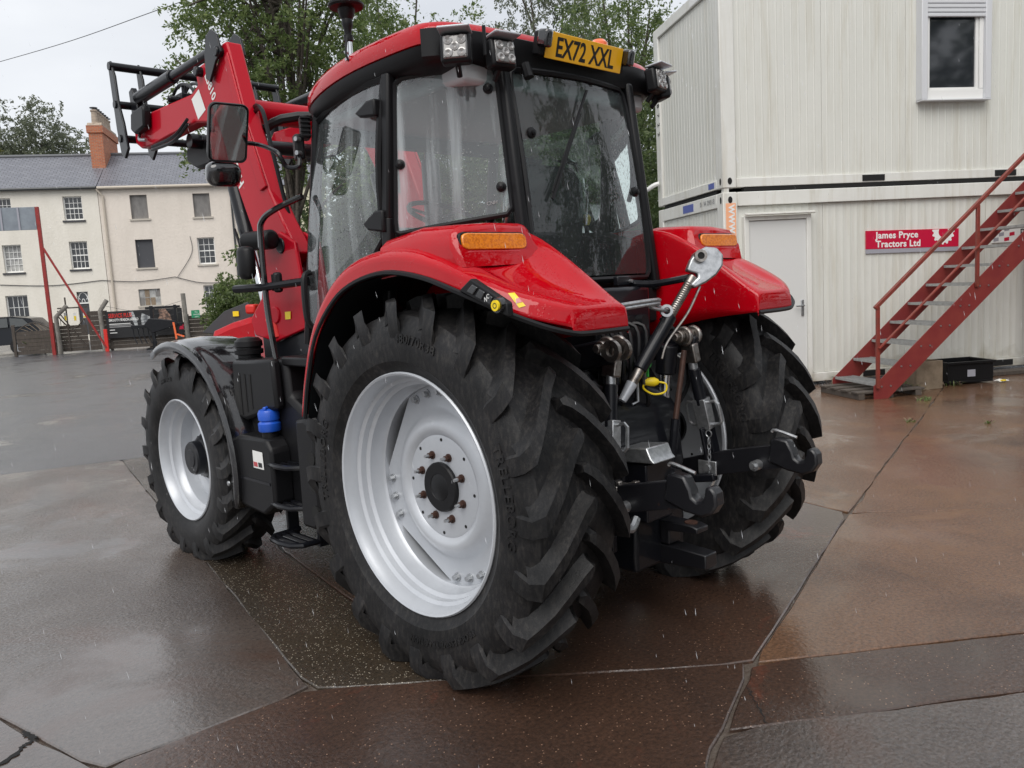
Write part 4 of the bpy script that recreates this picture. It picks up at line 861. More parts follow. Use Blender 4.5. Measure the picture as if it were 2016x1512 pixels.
MB().tube(cat_([(.52, -.02, 2.38), (.50, -.05, 2.25), (.50, -.05, 2.1), (.53, 0, 2.02)], 5), .013).obj('grab_handle', 'black_plastic', T)
MB().span((-.73, .30, 2.05), (-.722, .33, 2.2)).obj('inspection_sticker', 'mint', T)

# roof: black tray, red cap, lamp recess
half = [(0, 1.30), (.30, 1.295), (.50, 1.26), (.63, 1.17), (.70, 1.0), (.755, .72), (.785, .40), (.785, .10), (.755, 0.), (.67, -.055), (.52, -.088), (.28, -.105), (0, -.11)]
out = half + [(-x, y) for x, y in half[::-1][1:-1]]
out = [(p[0], p[1]) for p in cat_([np.array(p) for p in out], 3, closed=True)]
def droop(y): return -.06 * max(0, (y - .45) / .85) ** 2
def ringz(ins, z): 
    r = []
    for x, y in out:
        k = 1 - ins / .78; r.append((x * k, .55 + (y - .55) * (1 - ins / .75), z + droop(y)))
    return r
rows = [ringz(.05, 2.612), ringz(.002, 2.616), ringz(0, 2.63), ringz(.004, 2.672), ringz(.022, 2.702), ringz(.09, 2.728), ringz(.25, 2.748), ringz(.5, 2.756), ringz(.72, 2.758)]
rf = MB().grid(rows, close=True); nR = len(out); rf.f.append(tuple(range(8 * nR, 9 * nR))); rf.m.append(0); rf.obj('roof_cap', 'red_paint', T, ang=50)
rows = [ringz(.13, 2.525), ringz(.045, 2.54), ringz(.02, 2.565), ringz(.010, 2.612), ringz(.06, 2.6125)]
MB().grid(rows, close=True).obj('roof_tray', 'black_plastic', T, ang=50)
rows = [ringz(.14, 2.53), ringz(.7, 2.53)]; MB().grid(rows, close=True).obj('roof_underside', 'roof_lining', T)
def recess(xa, xb):
    """black lamp recess round a rear corner of the roof"""
    P = [p for p in out if p[1] < .045]; P = [p for p in P if min(xa, xb) <= p[0] <= max(xa, xb)]; P.sort(key=lambda p: math.atan2(p[1] - .4, p[0]))
    rows = [[(p[0] * k, .4 + (p[1] - .4) * k, z_) for p in P] for z_, k in ((2.55, 1.0), (2.56, 1.012), (2.668, 1.013), (2.674, .995))]
    MB().grid(rows).obj('lamp_recess', 'black_plastic', T, ang=40)
recess(-.79, .79)
def worklamp(c, yaw, tilt=-.12, par=T, lensed=True):
    c = np.array(c, float); Rm = rotz(yaw) @ np.array([[1, 0, 0], [0, math.cos(tilt), -math.sin(tilt)], [0, math.sin(tilt), math.cos(tilt)]])
    tr = lambda p: c + Rm @ np.array(p, float)
    lo = MB().box(tr((0, .03, 0)), (.125, .06, .118), Rm).obj('work_lamp', 'black_plastic', par, .014)
    MB().box(tr((0, .0, .066)), (.13, .09, .010), Rm).obj('lamp_hood', 'rim_silver', lo, .004)
    MB().box(tr((0, -.003, 0)), (.098, .012, .092), Rm).obj('lamp_glass', 'lens', lo, .012)
    for dx, dz in ((-.027, .025), (.027, .025), (0, 0), (-.027, -.025), (.027, -.025)):
        MB().lathe([(0, .019), (.004, .018), (.006, .012), (.001, .003), (0, .001)], tr((dx, -.009, dz)), Rm @ np.array([0, -1, 0]), 14).obj('lens_element', 'lens_white', lo)
    MB().cyl(tr((0, .05, -.05)), tr((0, .09, -.085)), .012, n=8).obj('lamp_bracket', 'black_plastic', lo)
worklamp(YP(896, 92, -.15), R_(-50)); worklamp(YP(993, 103, -.19), R_(-8)); worklamp((.58, -.19, 2.60), R_(10)); worklamp((.685, -.14, 2.58), R_(62))
MB().tube([(-.73, -.08, 2.55), (-.74, -.09, 2.65)], .007, 6).obj('lamp_stay', 'black_plastic', T); MB().tube([(-.60, -.17, 2.55), (-.60, -.17, 2.665)], .008, 6).obj('lamp_stay', 'black_plastic', T)
# number plate
pb = np.array([-.26, -.15, 2.587]); tp_ = R_(-14.85); pu = np.array([0, math.sin(tp_), math.cos(tp_)]); pn = np.array([0, -math.cos(tp_), math.sin(tp_)])
Rp = np.stack([np.array([1., 0, 0]), -pn, pu], 1)
plc = pb + np.array([.26, 0, 0]) + pu * .0555 - np.array([0, 0.03, 0])
MB().box(plc - pn * .028, (.58, .05, .10), Rp).obj('plate_holder', 'black_plastic', T, .008)
np_ = MB().box(plc, (.52, .006, .111), Rp).obj('number_plate', 'plate_yellow', T, .002)
lettering('EX72 XXL', .112, 'letter_black', np_, plc + pn * .0035 - pu * .040, (1, 0, 0), pu, ext=.0006, bold=.0024, sx=.80, space=1.02)
for s in (-1, 1): MB().box(plc + np.array([s * .285, 0, .02]) + pn * .02, (.045, .06, .075), Rp).obj('plate_lamp', 'black_gloss', T, .012)
MB().lathe([(0, .055), (.01, .055), (.015, .048), (.075, .044), (.09, .03), (.093, .001)], (.36, .02, 2.715), (0, 0, 1), 20).obj('beacon', 'orange', T); MB().lathe([(-.02, .05), (.004, .056)], (.36, .02, 2.715), (0, 0, 1), 20).obj('beacon_base', 'black_plastic', T)
# aerial/dome on the left of the roof
ab = XP(690, 128, -.74); MB().cyl(ab - np.array([0, 0, .03]), ab + np.array([0, 0, .10]), .016, n=14).obj('aerial_tube', 'chrome', T)
MB().tube([ab + np.array([.02, -.0, .0]), ab + np.array([.10, -.10, -.03]), (-.70, .30, 2.585)], .010, 6).obj('aerial_bracket', 'zinc', T)
for dz in (.02, .05): MB().cyl(ab + np.array([-.03, -.01, dz]), ab + np.array([.03, .01, dz]), .007, n=8).obj('bracket_bolt', 'zinc', T)
MB().lathe([(.10, .014), (.105, .022), (.13, .022), (.135, .016), (.155, .018), (.17, .024), (.185, .026), (.20, .024), (.215, .034), (.245, .040), (.25, .075), (.258, .082), (.266, .082), (.272, .066), (.34, .070), (.375, .060), (.39, .03), (.392, .001)], ab, (0, 0, 1), 28).obj('beacon_stub', 'black_plastic', T)
MB().tube(cat_([ab + np.array([-.02, -.02, .12]), ab + np.array([-.035, -.03, .02]), ab + np.array([.03, -.07, -.04]), (-.68, .28, 2.57)], 5), .005, 6).obj('aerial_cable', 'black_plastic', T)
MB().tube(cat_([(.3, 1.45, 2.66), (-.35, 1.75, 2.68), (-.48, 1.95, 2.62)], 4), .028, 8).obj('hose_bundle', 'black_plastic', T)
# ---- front mudguards, step tank, steps, mirrors, rails
for s in (-1, 1):
    rows = []
    for a in np.linspace(62, 196, 20):
        t = R_(a); r = .745 + .03 * max(0, (100 - a) / 40); y_ = lambda rr: FY + rr * math.cos(t); z_ = lambda rr: FZ + rr * math.sin(t)
        rows.append([(s * .955, y_(r - .055), z_(r - .055)), (s * .955, y_(r - .012), z_(r - .012)), (s * .94, y_(r + .004), z_(r + .004)), (s * .90, y_(r), z_(r)), (s * .885, y_(r + .008), z_(r + .008)), (s * .72, y_(r + .022), z_(r + .022)), (s * .55, y_(r + .008), z_(r + .008)), (s * .535, y_(r - .04), z_(r - .04))])
    o = MB().grid(rows).obj('front_mudguard', 'black_gloss', T, ang=50); q = o.modifiers.new('t', 'SOLIDIFY'); q.thickness = .008
    MB().bar((s * .5, FY, FZ + .1), (s * .58, FY - .05, FZ + .72), .05, .03).obj('mudguard_stay', 'black_paint', T)
    MB().lathe([(0, .016), (.006, .014), (.009, .001)], (s * .956, FY - .655, FZ - .06), (s, 0, 0), 14).obj('mudguard_rivet', 'zinc', T)
# left tank tower, filler and steps
tw = MB(); yA, yB = 1.36, 1.86; xo, xi = -.86, -.45
tank = MB().prism([(yB + .02, .47), (yB + .0, 1.27), (yA - .02, 1.29), (yA - .03, 1.08), (1.10, .97), (1.04, .90), (1.06, .56), (1.30, .47)], 'x', xi, xo + .06).obj('step_tank', 'black_plastic', T, .03)
MB().prism([(yB + .015, .95), (yB, 1.27), (yA + .02, 1.29), (yA + .0, 1.02), (yB - .12, .93)], 'x', xo + .06, xo + .0).obj('tank_cover', 'black_plastic', T, .02)
for k in range(3):
    yy = yB - .075 - .065 * k; MB().prism([(yy, .96 + .02 * k), (yy - .002, 1.20), (yy - .022, 1.20), (yy - .020, .96 + .02 * k)], 'x', xo - .003, xo + .02).obj('vent_slot', 'gap_black', T)
fb = MB().prism([(1.80, .44), (1.80, .83), (1.74, .855), (1.42, .86), (1.36, .80), (1.36, .50), (1.50, .42)], 'x', xo - .06, xo + .07).obj('additive_tank', 'black_plastic', T, .02)
MB().span((1.5 * 0 + xo - .064, 1.395, .602), (xo - .055, 1.80, .618)).obj('tank_strap', 'black_paint', T)
cc = XP(532, 848, xo + .01); MB().lathe([(-.05, .046), (.0, .046), (.004, .042)], cc, (0, 0, 1), 24).obj('filler_neck', 'black_plastic', T)
cap = MB().lathe([(.0, .058), (.006, .062), (.045, .062), (.052, .054), (.058, .050), (.064, .058), (.10, .060), (.118, .052), (.126, .03), (.128, .001)], cc, (0, 0, 1), 28).obj('filler_cap', 'blue_cap', T)
MB().box(cc + np.array([0, 0, .128]), (.095, .02, .022), rotz(.6)).obj('cap_grip', 'blue_cap', cap, .006)
sticker([(498, 886), (517, 891), (521, 925), (501, 920)], ((xo - .06, 0, 0), (1, 0, 0)), 'sticker_white', 'tank_sticker')
for k in range(2): sticker([(501 + 9 * k, 908 + 2 * k), (508 + 9 * k, 910 + 2 * k), (509 + 9 * k, 919 + 2 * k), (502 + 9 * k, 917 + 2 * k)], ((xo - .06, 0, 0), (1, 0, 0)), 'tail_red' if k == 0 else 'letter_black', 'sticker_mark', .006)
MB().prism([(1.12, .42), (1.11, .99), (1.02, 1.0), (.93, .97), (.93, .55), (.98, .42)], 'x', -.90, -.84).obj('toolbox', 'black_plastic', T, .02)
for z_ in (.52, .66, .80): MB().cyl((-.905, .965, z_), (-.885, .965, z_), .035, n=14).obj('toolbox_dimple', 'gap_black', T)
for z_, x_ in ((.30, -.84), (.50, -.82), (.72, -.82)):
    stp = MB().tube([(x_ + .12, 1.16, z_), (x_ - .04, 1.17, z_), (x_ - .085, 1.22, z_), (x_ - .095, 1.32, z_), (x_ - .085, 1.42, z_), (x_ - .04, 1.47, z_), (x_ + .12, 1.48, z_)], .016, 8).obj('step', 'black_paint', T)
    for q in range(3): MB().span((x_ - .05 + .045 * q, 1.17, z_ - .008), (x_ - .035 + .045 * q, 1.47, z_ + .008)).obj('step_bar', 'black_paint', stp)
for y_ in (1.15, 1.48): MB().span((-.79, y_, .27), (-.72, y_ + .025, .95)).obj('step_hanger', 'black_paint', T, .005)
ai = XP(492, 706, -.72); MB().lathe([(-.02, .075), (.0, .078), (.025, .078), (.03, .066), (.045, .066), (.05, .082), (.075, .084), (.08, .072), (.09, .072), (.095, .082), (.125, .08), (.145, .06), (.152, .001)], ai + np.array([0, 0, -.02]), (0, 0, 1), 26).obj('air_intake', 'black_plastic', T)
MB().prism([(1.05, 1.25), (1.06, 1.30), (1.38, 1.30), (1.38, 1.25)], 'x', -.80, -.48).obj('battery_cover', 'black_plastic', T, .01)
rb_ = XP(540, 640, -.62); MB().tube(cat_([rb_ + np.array([0, .05, .03]), rb_ + np.array([0, -.02, .02]), rb_ + np.array([0, -.05, -.07])], 4), [.03] * 9, 8).obj('coupler_cover', 'bright_red', T)
# entry rail and side indicator
MB().tube(cat_([(-.69, 1.20, 2.14), (-.76, 1.36, 2.09), (-.79, 1.46, 2.04), (-.795, 1.49, 1.95), (-.795, 1.49, 1.6), (-.79, 1.47, 1.40), (-.78, 1.44, 1.18)], 6), .017, 8).obj('grab_rail', 'black_gloss', T)
MB().tube([(-.68, 1.22, 1.70), (-.80, 1.49, 1.68), (-.86, 1.72, 1.68)], .022, 8).obj('lamp_arm', 'black_paint', T)
ic = XP(485, 517, -.86); rows = []
for z_, k in ((-.092, .3), (-.085, .75), (-.06, .97), (0, 1), (.06, .97), (.08, .8), (.088, .3)): rows.append([ic + np.array([k * .045 * math.cos(t), k * .065 * math.sin(t), z_]) for t in np.linspace(0, 2 * np.pi, 16, endpoint=False)])
mb = MB().grid(rows, close=True); mb.f += [tuple(range(16)), tuple(range(96, 112))]; mb.m += [0, 0]; mb.obj('position_lamp', 'black_plastic', T, ang=50)
lc = XP(508, 474, -.72); MB().cyl(lc + np.array([-.03, .09, 0]), lc + np.array([.03, -.12, .0]), .055, n=18).obj('forward_lamp', 'black_plastic', T, .015)
gl_ = XP(547, 556, -.74); lo_ = MB().box(gl_, (.05, .10, .11), rotz(-.5)).obj('forward_lamp', 'black_plastic', T, .015)
for k in range(4): MB().box(gl_ + np.array([-.025, -.055 + .022 * k, 0]), (.012, .007, .09), rotz(-.5)).obj('cooling_fin', 'black_plastic', lo_)
MB().tube(cat_([(-.70, 1.17, 1.74), (-.74, 1.16, 1.72), (-.755, 1.15, 1.60), (-.75, 1.14, 1.48), (-.70, 1.13, 1.44)], 5), .016, 8).obj('door_handle', 'black_plastic', T)
# mirror
mc = dep(449, 262, 4.25); mu = UP * .97 + np.array([0, 0, .05]); di = (mc - CAM) / np.linalg.norm(mc - CAM); dr_ = np.array([-.74, .75, 2.08]) - mc; dr_ /= np.linalg.norm(dr_); mn = dr_ - di; mn /= np.linalg.norm(mn); mxx = np.cross(np.array([0, 0, 1.]), mn); mxx /= np.linalg.norm(mxx); muu = np.cross(mn, mxx)
Rm = np.stack([mxx, muu, mn], 1)
def rrect(w, h, r, n=5):
    P = []
    for cx, cy, a0 in ((w / 2 - r, h / 2 - r, 0), (-w / 2 + r, h / 2 - r, 90), (-w / 2 + r, -h / 2 + r, 180), (w / 2 - r, -h / 2 + r, 270)):
        P += [(cx + r * math.cos(R_(a0 + 90 * k / n)), cy + r * math.sin(R_(a0 + 90 * k / n))) for k in range(n + 1)]
    return P
def shell(c, w, h, r, layers, nm, m):
    rows = [[c + Rm @ np.array([x * k, y * k, d]) for x, y in rrect(w, h, r)] for d, k in layers]; mb = MB().grid(rows, close=True); n = len(rows[0]); mb.f += [tuple(range((len(rows) - 1) * n, len(rows) * n)), tuple(range(n))]; mb.m += [0, 0]; return mb.obj(nm, m, T, ang=40)
shell(mc, .205, .30, .035, ((-.075, .6), (-.05, .9), (-.01, 1), (.008, 1), (.012, .985), (.010, .95), (.0, .94)), 'mirror_head', 'black_plastic')
mb = MB(); rr_ = rrect(.186, .278, .03); mb.add([mc + Rm @ np.array([x, y, .004]) for x, y in rr_] + [mc + Rm @ np.array([x, y, .001]) for x, y in rr_], [tuple(range(len(rr_))), tuple(range(len(rr_), 2 * len(rr_)))]); mb.obj('mirror_face', 'mirror_glass', T, ang=0)
mc2 = mc - muu * .215 - mxx * .015
shell(mc2, .18, .125, .045, ((-.08, .55), (-.055, .88), (-.02, 1), (.01, 1), (.03, .9), (.042, .65), (.046, .3)), 'wide_mirror_head', 'black_gloss')
ma = XP(585, 290, -.70)
MB().tube(cat_([mc + mxx * .09 - muu * .05 - mn * .03, mc + mxx * .18 - muu * .055 - mn * .03, XP(545, 300, -.80), XP(565, 328, -.76), XP(590, 325, -.72), ma], 6), .012, 8).obj('mirror_arm', 'black_paint', T)
MB().box(ma + np.array([.01, -.0, .0]), (.05, .07, .13), rotz(-.3)).obj('mirror_bracket', 'black_plastic', T, .012)
for dz in (-.035, .035): MB().cyl(ma + np.array([-.03, -.04, dz]), ma + np.array([0, -.03, dz]), .012, n=10).obj('bracket_bolt', 'zinc', T)
fl = XP(600, 252, -.66); lo_ = MB().box(fl, (.05, .09, .12), rotz(-.4)).obj('forward_lamp', 'black_plastic', T, .012)
for k in range(5): MB().box(fl + np.array([-.02 + .0 * k, -.04, -.045 + .022 * k]), (.05, .03, .008), rotz(-.4)).obj('cooling_fin', 'black_plastic', lo_)

# ---- front loader
LD = empty('front_loader', (0, 0, 0), 0, T)
for s in (-1, 1):
    xa, xb = s * .60, s * .50
    arm = [(1.44, 1.86), (1.60, 2.06), (1.72, 2.24), (1.90, 2.63), (2.055, 3.10), (2.075, 3.15), (2.14, 3.15), (2.22, 3.05), (2.30, 3.045), (2.37, 3.10), (2.49, 3.09), (2.53, 3.04), (2.52, 2.99), (2.62, 2.955), (3.05, 2.965), (3.60, 2.975), (3.66, 2.93), (3.64, 2.80), (3.55, 2.755), (3.35, 2.745), (3.05, 2.76), (2.60, 2.77), (2.42, 2.74), (2.30, 2.62), (2.17, 2.42), (1.96, 2.02), (1.80, 1.84), (1.62, 1.78)]
    MB().prism(arm, 'x', xa, xb).obj('loader_arm', 'loader_red', LD, .012)
    MB().prism([(1.72, 2.26), (1.90, 2.64), (2.05, 3.08), (2.09, 3.06), (1.99, 2.64), (1.80, 2.24)], 'x', xa - s * -.014, xa + s * .0).obj('arm_rib', 'loader_red', LD, .006)
    MB().prism([(1.78, 1.93), (1.58, 1.99), (1.42, 1.92), (1.37, 1.66), (1.38, 1.44), (1.74, 1.36), (1.98, 1.40), (2.02, 1.50), (1.86, 1.62)], 'x', s * .635, s * .61).prism([(1.78, 1.93), (1.58, 1.99), (1.42, 1.92), (1.37, 1.66), (1.38, 1.44), (1.74, 1.36), (1.98, 1.40), (2.02, 1.50), (1.86, 1.62)], 'x', s * .49, s * .465).obj('loader_post', 'loader_red', LD, .008)
    MB().prism([(1.37, 1.45), (1.30, 1.10), (1.5, .9), (1.95, 1.0), (1.96, 1.40), (1.74, 1.37)], 'x', s * .60, s * .30).obj('loader_bracket', 'black_paint', LD, .01)
    for y_, z_, r_ in ((1.57, 1.91, .045), (1.70, 1.52, .05), (2.44, 3.05, .03), (2.14, 3.10, .03)): MB().cyl((s * .645, y_, z_), (s * .46, y_, z_), r_, n=16).obj('pivot_pin', 'loader_red' if z_ < 1.6 else 'black_paint', LD, .006)
    # lift ram
    b0, b1 = np.array((s * .55, 1.93, 1.46)), np.array((s * .55, 2.26, 2.46)); q = b0 + (b1 - b0) * .50
    MB().cyl(b0, q, .028, n=16).obj('ram_rod', 'chrome', LD); MB().cyl(q - (b1 - b0) * .02, b1, .055, n=20).obj('lift_ram', 'black_paint', LD, .008)
    # tilt ram and knee links
    k0, k1 = np.array((s * .55, 2.29, 3.17)), np.array((s * .55, 3.63, 3.13)); q = k0 + (k1 - k0) * .55
    MB().cyl(k0, q, .032, n=16).obj('ram_rod', 'black_paint', LD); MB().cyl(q - (k1 - k0) * .03, k1, .046, n=20).obj('tilt_ram', 'black_paint', LD, .008)
    for xx in (.625, .475): MB().prism([(2.09, 3.09), (2.13, 3.20), (2.20, 3.245), (2.27, 3.22), (2.31, 3.12), (2.32, 2.98), (2.27, 2.95), (2.17, 3.05)], 'x', s * (xx - .008), s * (xx + .008)).obj('knee_link', 'black_paint', LD, .004)
    MB().prism([(3.28, 2.98), (3.30, 3.01), (3.52, 2.99), (3.55, 2.88), (3.48, 2.84), (3.30, 2.86)], 'x', s * .605, s * .665).obj('arm_cover', 'black_plastic', LD, .015)
    MB().tube(cat_([(s * .62, 3.50, 2.84), (s * .64, 3.46, 2.80), (s * .64, 3.34, 2.78)], 4), .012, 8).obj('locking_lever', 'zinc', LD)
    # pipes along the arm
    for e in (0, 1): MB().tube(cat_([(s * .625, 2.66, 2.80 - .03 * e), (s * .628, 2.9, 2.73 - .03 * e), (s * .62, 3.3, 2.725 - .02 * e)], 4), .011, 6).obj('steel_pipe', 'black_paint', LD)
    MB().prism([(3.62, 3.08), (3.70, 3.22), (3.76, 3.20), (3.74, 2.98), (3.64, 2.95)], 'x', s * .53, s * .57).obj('carrier_bracket', 'black_paint', LD, .006)
    # tool carrier uprights
    for xx in (.66, .46): MB().prism([(3.70, 2.70), (3.62, 2.76), (3.66, 2.95), (3.72, 3.10), (3.74, 3.30), (3.80, 3.42), (3.84, 3.38), (3.82, 3.15), (3.80, 2.92), (3.76, 2.74)], 'x', s * (xx - .010), s * (xx + .010)).obj('carrier_plate', 'black_paint', LD, .006)
lettering('L3810', .085, 'sticker_white', LD, (-.6015, 2.40, 3.02), (0, -.42, -.9), (0, -.9, .42), ext=.0006, bold=.002, align='LEFT', sx=.9)
lettering('CASE IH', .10, 'sticker_white', LD, (-.6015, 2.20, 2.56), (0, -.42, -.9), (0, -.9, .42), ext=.0006, bold=.003, align='LEFT', sx=.85)
MB().add([(-.602, 2.62, 2.92), (-.602, 2.50, 2.96), (-.602, 2.43, 2.82), (-.602, 2.55, 2.78)], [(0, 1, 2, 3)]).obj('safety_sticker', 'sticker_white', LD, ang=0)
for y_, z_, r_ in ((3.80, 3.38, .03), (3.77, 3.10, .028), (3.74, 2.85, .028)): MB().cyl((-.68, y_, z_), (.68, y_, z_), r_, n=14).obj('carrier_tube', 'black_paint', LD)
MB().cyl((-.50, 2.34, 2.82), (.50, 2.34, 2.82), .075, n=18).obj('cross_tube', 'loader_red', LD)
MB().cyl((-.50, 2.95, 2.72), (.50, 2.95, 2.72), .05, n=14).obj('cross_tube', 'black_paint', LD)
for k in range(5):
    x_ = -.30 + .09 * k; MB().tube(cat_([(x_, 3.72, 3.10), (x_, 3.5, 3.22 + .02 * k), (x_ - .05, 3.15, 3.12), (x_ - .1, 2.9, 2.82), (x_ - .08, 2.5, 2.86)], 5), .012, 6).obj('hydraulic_hose', 'black_plastic', LD)
MB().box((-.28, 3.45, 3.10), (.12, .14, .10)).cyl((-.28, 3.45, 3.15), (-.28, 3.45, 3.23), .02).cyl((-.34, 3.42, 3.10), (-.42, 3.42, 3.10), .025).obj('valve_block', 'black_paint', LD, .01)
MB().span((.02, 3.70, 2.98), (.30, 3.78, 3.34)).obj('carrier_lock', 'black_paint', LD, .01)
MB().prism([(2.75, 2.72), (3.2, 2.72), (3.22, 2.62), (3.05, 2.55), (2.85, 2.55), (2.72, 2.62)], 'x', -.42, -.12).obj('hose_guard', 'black_plastic', LD, .02)
for a in (0, 1): MB().tube(cat_([(-.45, 2.05 - .03 * a, 2.62), (-.52, 1.95, 2.72 + .03 * a), (-.55, 1.80, 2.70), (-.56, 1.72, 2.50), (-.54, 1.66, 2.2), (-.52, 1.6, 1.95)], 5), .013, 6).obj('hydraulic_hose', 'black_plastic', LD)
MB().tube(cat_([(-.63, 2.13, 2.05), (-.645, 2.05, 1.95), (-.64, 2.06, 1.85), (-.60, 2.12, 1.9)], 5), .009, 6).obj('ram_hose', 'black_plastic', LD)
sticker([(562, 614), (573, 613), (573, 628), (563, 629)], ((-.636, 0, 0), (1, 0, 0)), 'yellow', 'warning_sticker', par=LD)

# ---- rear linkage
for s in (-1, 1):
    x = s * .40
    la = [(-.20, .56), (-.62, .665), (-.92, .73), (-.92, .845), (-.62, .78), (-.20, .66)]
    lk = MB().prism(la, 'x', x - .018, x + .018).obj('lower_link', 'worn_black', T, .004)
    hook = [(-.84, .71), (-.86, .87), (-.90, .885), (-.965, .875), (-1.00, .80), (-1.01, .755), (-1.035, .735), (-1.065, .745), (-1.08, .78), (-1.085, .83), (-1.12, .835), (-1.145, .80), (-1.15, .73), (-1.12, .675), (-1.06, .645), (-.96, .66)]
    hook = [(-.92 + (a_ + .93) * .76, .79 + (b_ - .77) * .64 + .005) for a_, b_ in hook]
    MB().prism(hook, 'x', x - .030, x + .030).obj('link_hook', 'worn_black', lk, .010)
    MB().cyl((x - .06, -.80 if s > 0 else -.66, .735 if s > 0 else .70), (x + .03, -.80 if s > 0 else -.66, .735 if s > 0 else .70), .024, n=14).cyl((x - .075, -.80 if s > 0 else -.66, .735 if s > 0 else .70), (x - .05, -.80 if s > 0 else -.66, .735 if s > 0 else .70), .014, n=6).obj('link_pin', 'zinc', lk)
    MB().tube(cat_([(x, -.86, .89), (x, -.88, .90), (x - .0, -.98, .875)], 3), .007, 6).obj('hook_latch', 'zinc', lk)
    # lift arm, lift rod
    tx, ty, tz = s * .28, -.50, 1.335
    MB().prism([(-.10, 1.16), (-.10, 1.30), (-.46, 1.365), (-.55, 1.33), (-.54, 1.27), (-.44, 1.25)], 'x', s * .275, s * .325).obj('lift_arm', 'black_paint', T, .012)
    top = np.array((tx, ty, tz)); bot = np.array((s * .40, -.56, .70)); d = (bot - top) / np.linalg.norm(bot - top)
    MB().cyl(top - np.array([.075, 0, 0]), top + np.array([.075, 0, 0]), .030, n=16).cyl(top - np.array([.10, 0, 0]), top - np.array([.075, 0, 0]), .020, n=6).obj('rod_pin', 'steel', T, .004)
    mb = MB()
    for dx in (-.038, .038): mb.lathe([(-.011, .024), (-.011, .048), (.011, .048), (.011, .024), (-.011, .024)], top + np.array([dx, -.01, 0]), (1, 0, 0), 24)
    mb.bar(top + np.array([.0, -.01, -.035]), top + d * .13, .075, .045); mb.obj('rod_end', 'steel', T, .008)
    MB().cyl(top + d * .12, top + d * .17, .022, n=14).obj('rod_collar', 'zinc', T)
    rod = MB().cyl(top + d * .16, top + d * .34, .029, n=18).obj('lift_rod', 'black_paint', T, .004)
    u, v, _ = frame(d)
    MB().bar(top + d * .31, top + d * .46, .072, .055).obj('rod_turnbuckle', 'zinc', rod, .004)
    for e in (-1, 1): MB().tube([top + d * .33 + u * e * .035, top + d * .325 + u * e * .075, top + d * .34 + u * e * .09, top + d * .425 + u * e * .09, top + d * .44 + u * e * .075, top + d * .44 + u * e * .035], .008, 8).obj('turnbuckle_handle', 'zinc', rod)
    mb = MB()
    for e in (-1, 1): mb.bar(top + d * .45 + v * 0 + np.array([e * .030, 0, 0]), bot + np.array([e * .034, 0, -.02]), .016, .055)
    mb.obj('rod_fork', 'black_paint', rod, .004)
    MB().cyl(bot - np.array([.08, 0, 0]), bot + np.array([.06, 0, 0]), .018, n=12).obj('fork_pin', 'zinc', rod)
    MB().box(bot - np.array([.068, .0, .0]), (.008, .10, .07)).obj('pin_plate', 'zinc', rod, .01)
    # links of the retaining chain
    for k in range(7):
        cpos = bot + np.array([-.065, -.01, .13 - .026 * k]); ax1 = np.array([0, 1., 0]) if k % 2 else np.array([1., 0, 0])
        MB().tube([cpos + ax1 * .008 * math.cos(t) + np.array([0, 0, .017 * math.sin(t)]) for t in np.linspace(0, 2 * np.pi, 10, endpoint=False)], .0028, 5, closed=True).obj('chain_link', 'zinc', rod)
    MB().tube([bot + np.array([-.065, -.01, .165]) + np.array([0, .016 * math.cos(t), .016 * math.sin(t)]) for t in np.linspace(0, 2 * np.pi, 12, endpoint=False)], .003, 5, closed=True).obj('chain_ring', 'zinc', rod)
    # lift ram
    r0, r1 = np.array((s * .21, -.44, 1.30)), np.array((s * .21, -.36, .60)); q = r0 + (r1 - r0) * .42
    MB().cyl(r0, r0 + (r1 - r0) * .2, .05, n=16).obj('ram_eye', 'black_paint', T, .01); MB().cyl(r0 + (r1 - r0) * .18, q, .028, n=18).obj('ram_rod', 'chrome', T); MB().cyl(q, r1, .048, n=20).obj('lift_ram', 'black_paint', T, .006)
    # check chain stabiliser
    MB().bar((s * .30, -.34, .62), (s * .34, -.60, .66), .05, .04).obj('stabiliser', 'black_paint', T, .008)
# hex crank bar by the right rod
a, b = YP(1347, 690, -.52), YP(1330, 825, -.52); MB().cyl(a, b, .013, n=10).obj('crank_bar', 'rust', T); MB().cyl(b, YP(1318, 960, -.50), .02, n=10).obj('crank_sleeve', 'black_paint', T)
for dx in (0, .035): MB().lathe([(-.010, .022), (-.010, .046), (.010, .046), (.010, .022), (-.010, .022)], YP(1213, 690, -.56) + np.array([dx * 2 - .03, 0, 0]), (1, 0, 0), 22).obj('ball_eye', 'steel', T)
# stowed top link: hook end, thread, sleeve, lower end
t0 = np.array((.215, -.62, 1.655)); tb = np.array((-.17, -.50, 1.14)); td = (tb - t0) / np.linalg.norm(tb - t0); Lk = np.linalg.norm(tb - t0)
tl = MB().cyl(t0 + td * .27, tb - td * .10, .030, n=20).obj('top_link', 'black_paint', T, .004)
MB().cyl(t0 + td * .06, t0 + td * .28, .020, n=16).obj('link_thread', 'steel', tl)
for k in range(16): MB().lathe([(-.0035, .020), (0, .0225), (.0035, .020)], t0 + td * (.10 + .011 * k), td, 14).obj('thread_ridge', 'steel', tl)
MB().cyl(tb - td * .11, tb - td * .02, .022, n=14).obj('link_thread', 'steel', tl)
u, v, _ = frame(td); sid = np.array([.79, .61, 0.]); sid = RT / np.linalg.norm(RT); up_ = -td; lat_ = np.cross(FW, up_); lat_ /= np.linalg.norm(lat_)
hk = []
for (a_, b_) in ((-.045, -.06), (-.055, .0), (-.05, .05), (-.02, .10), (.03, .125), (.075, .11), (.10, .06), (.095, .0), (.07, -.06), (.035, -.115), (.005, -.115), (.02, -.06), (.01, -.045)): hk.append((a_, b_))
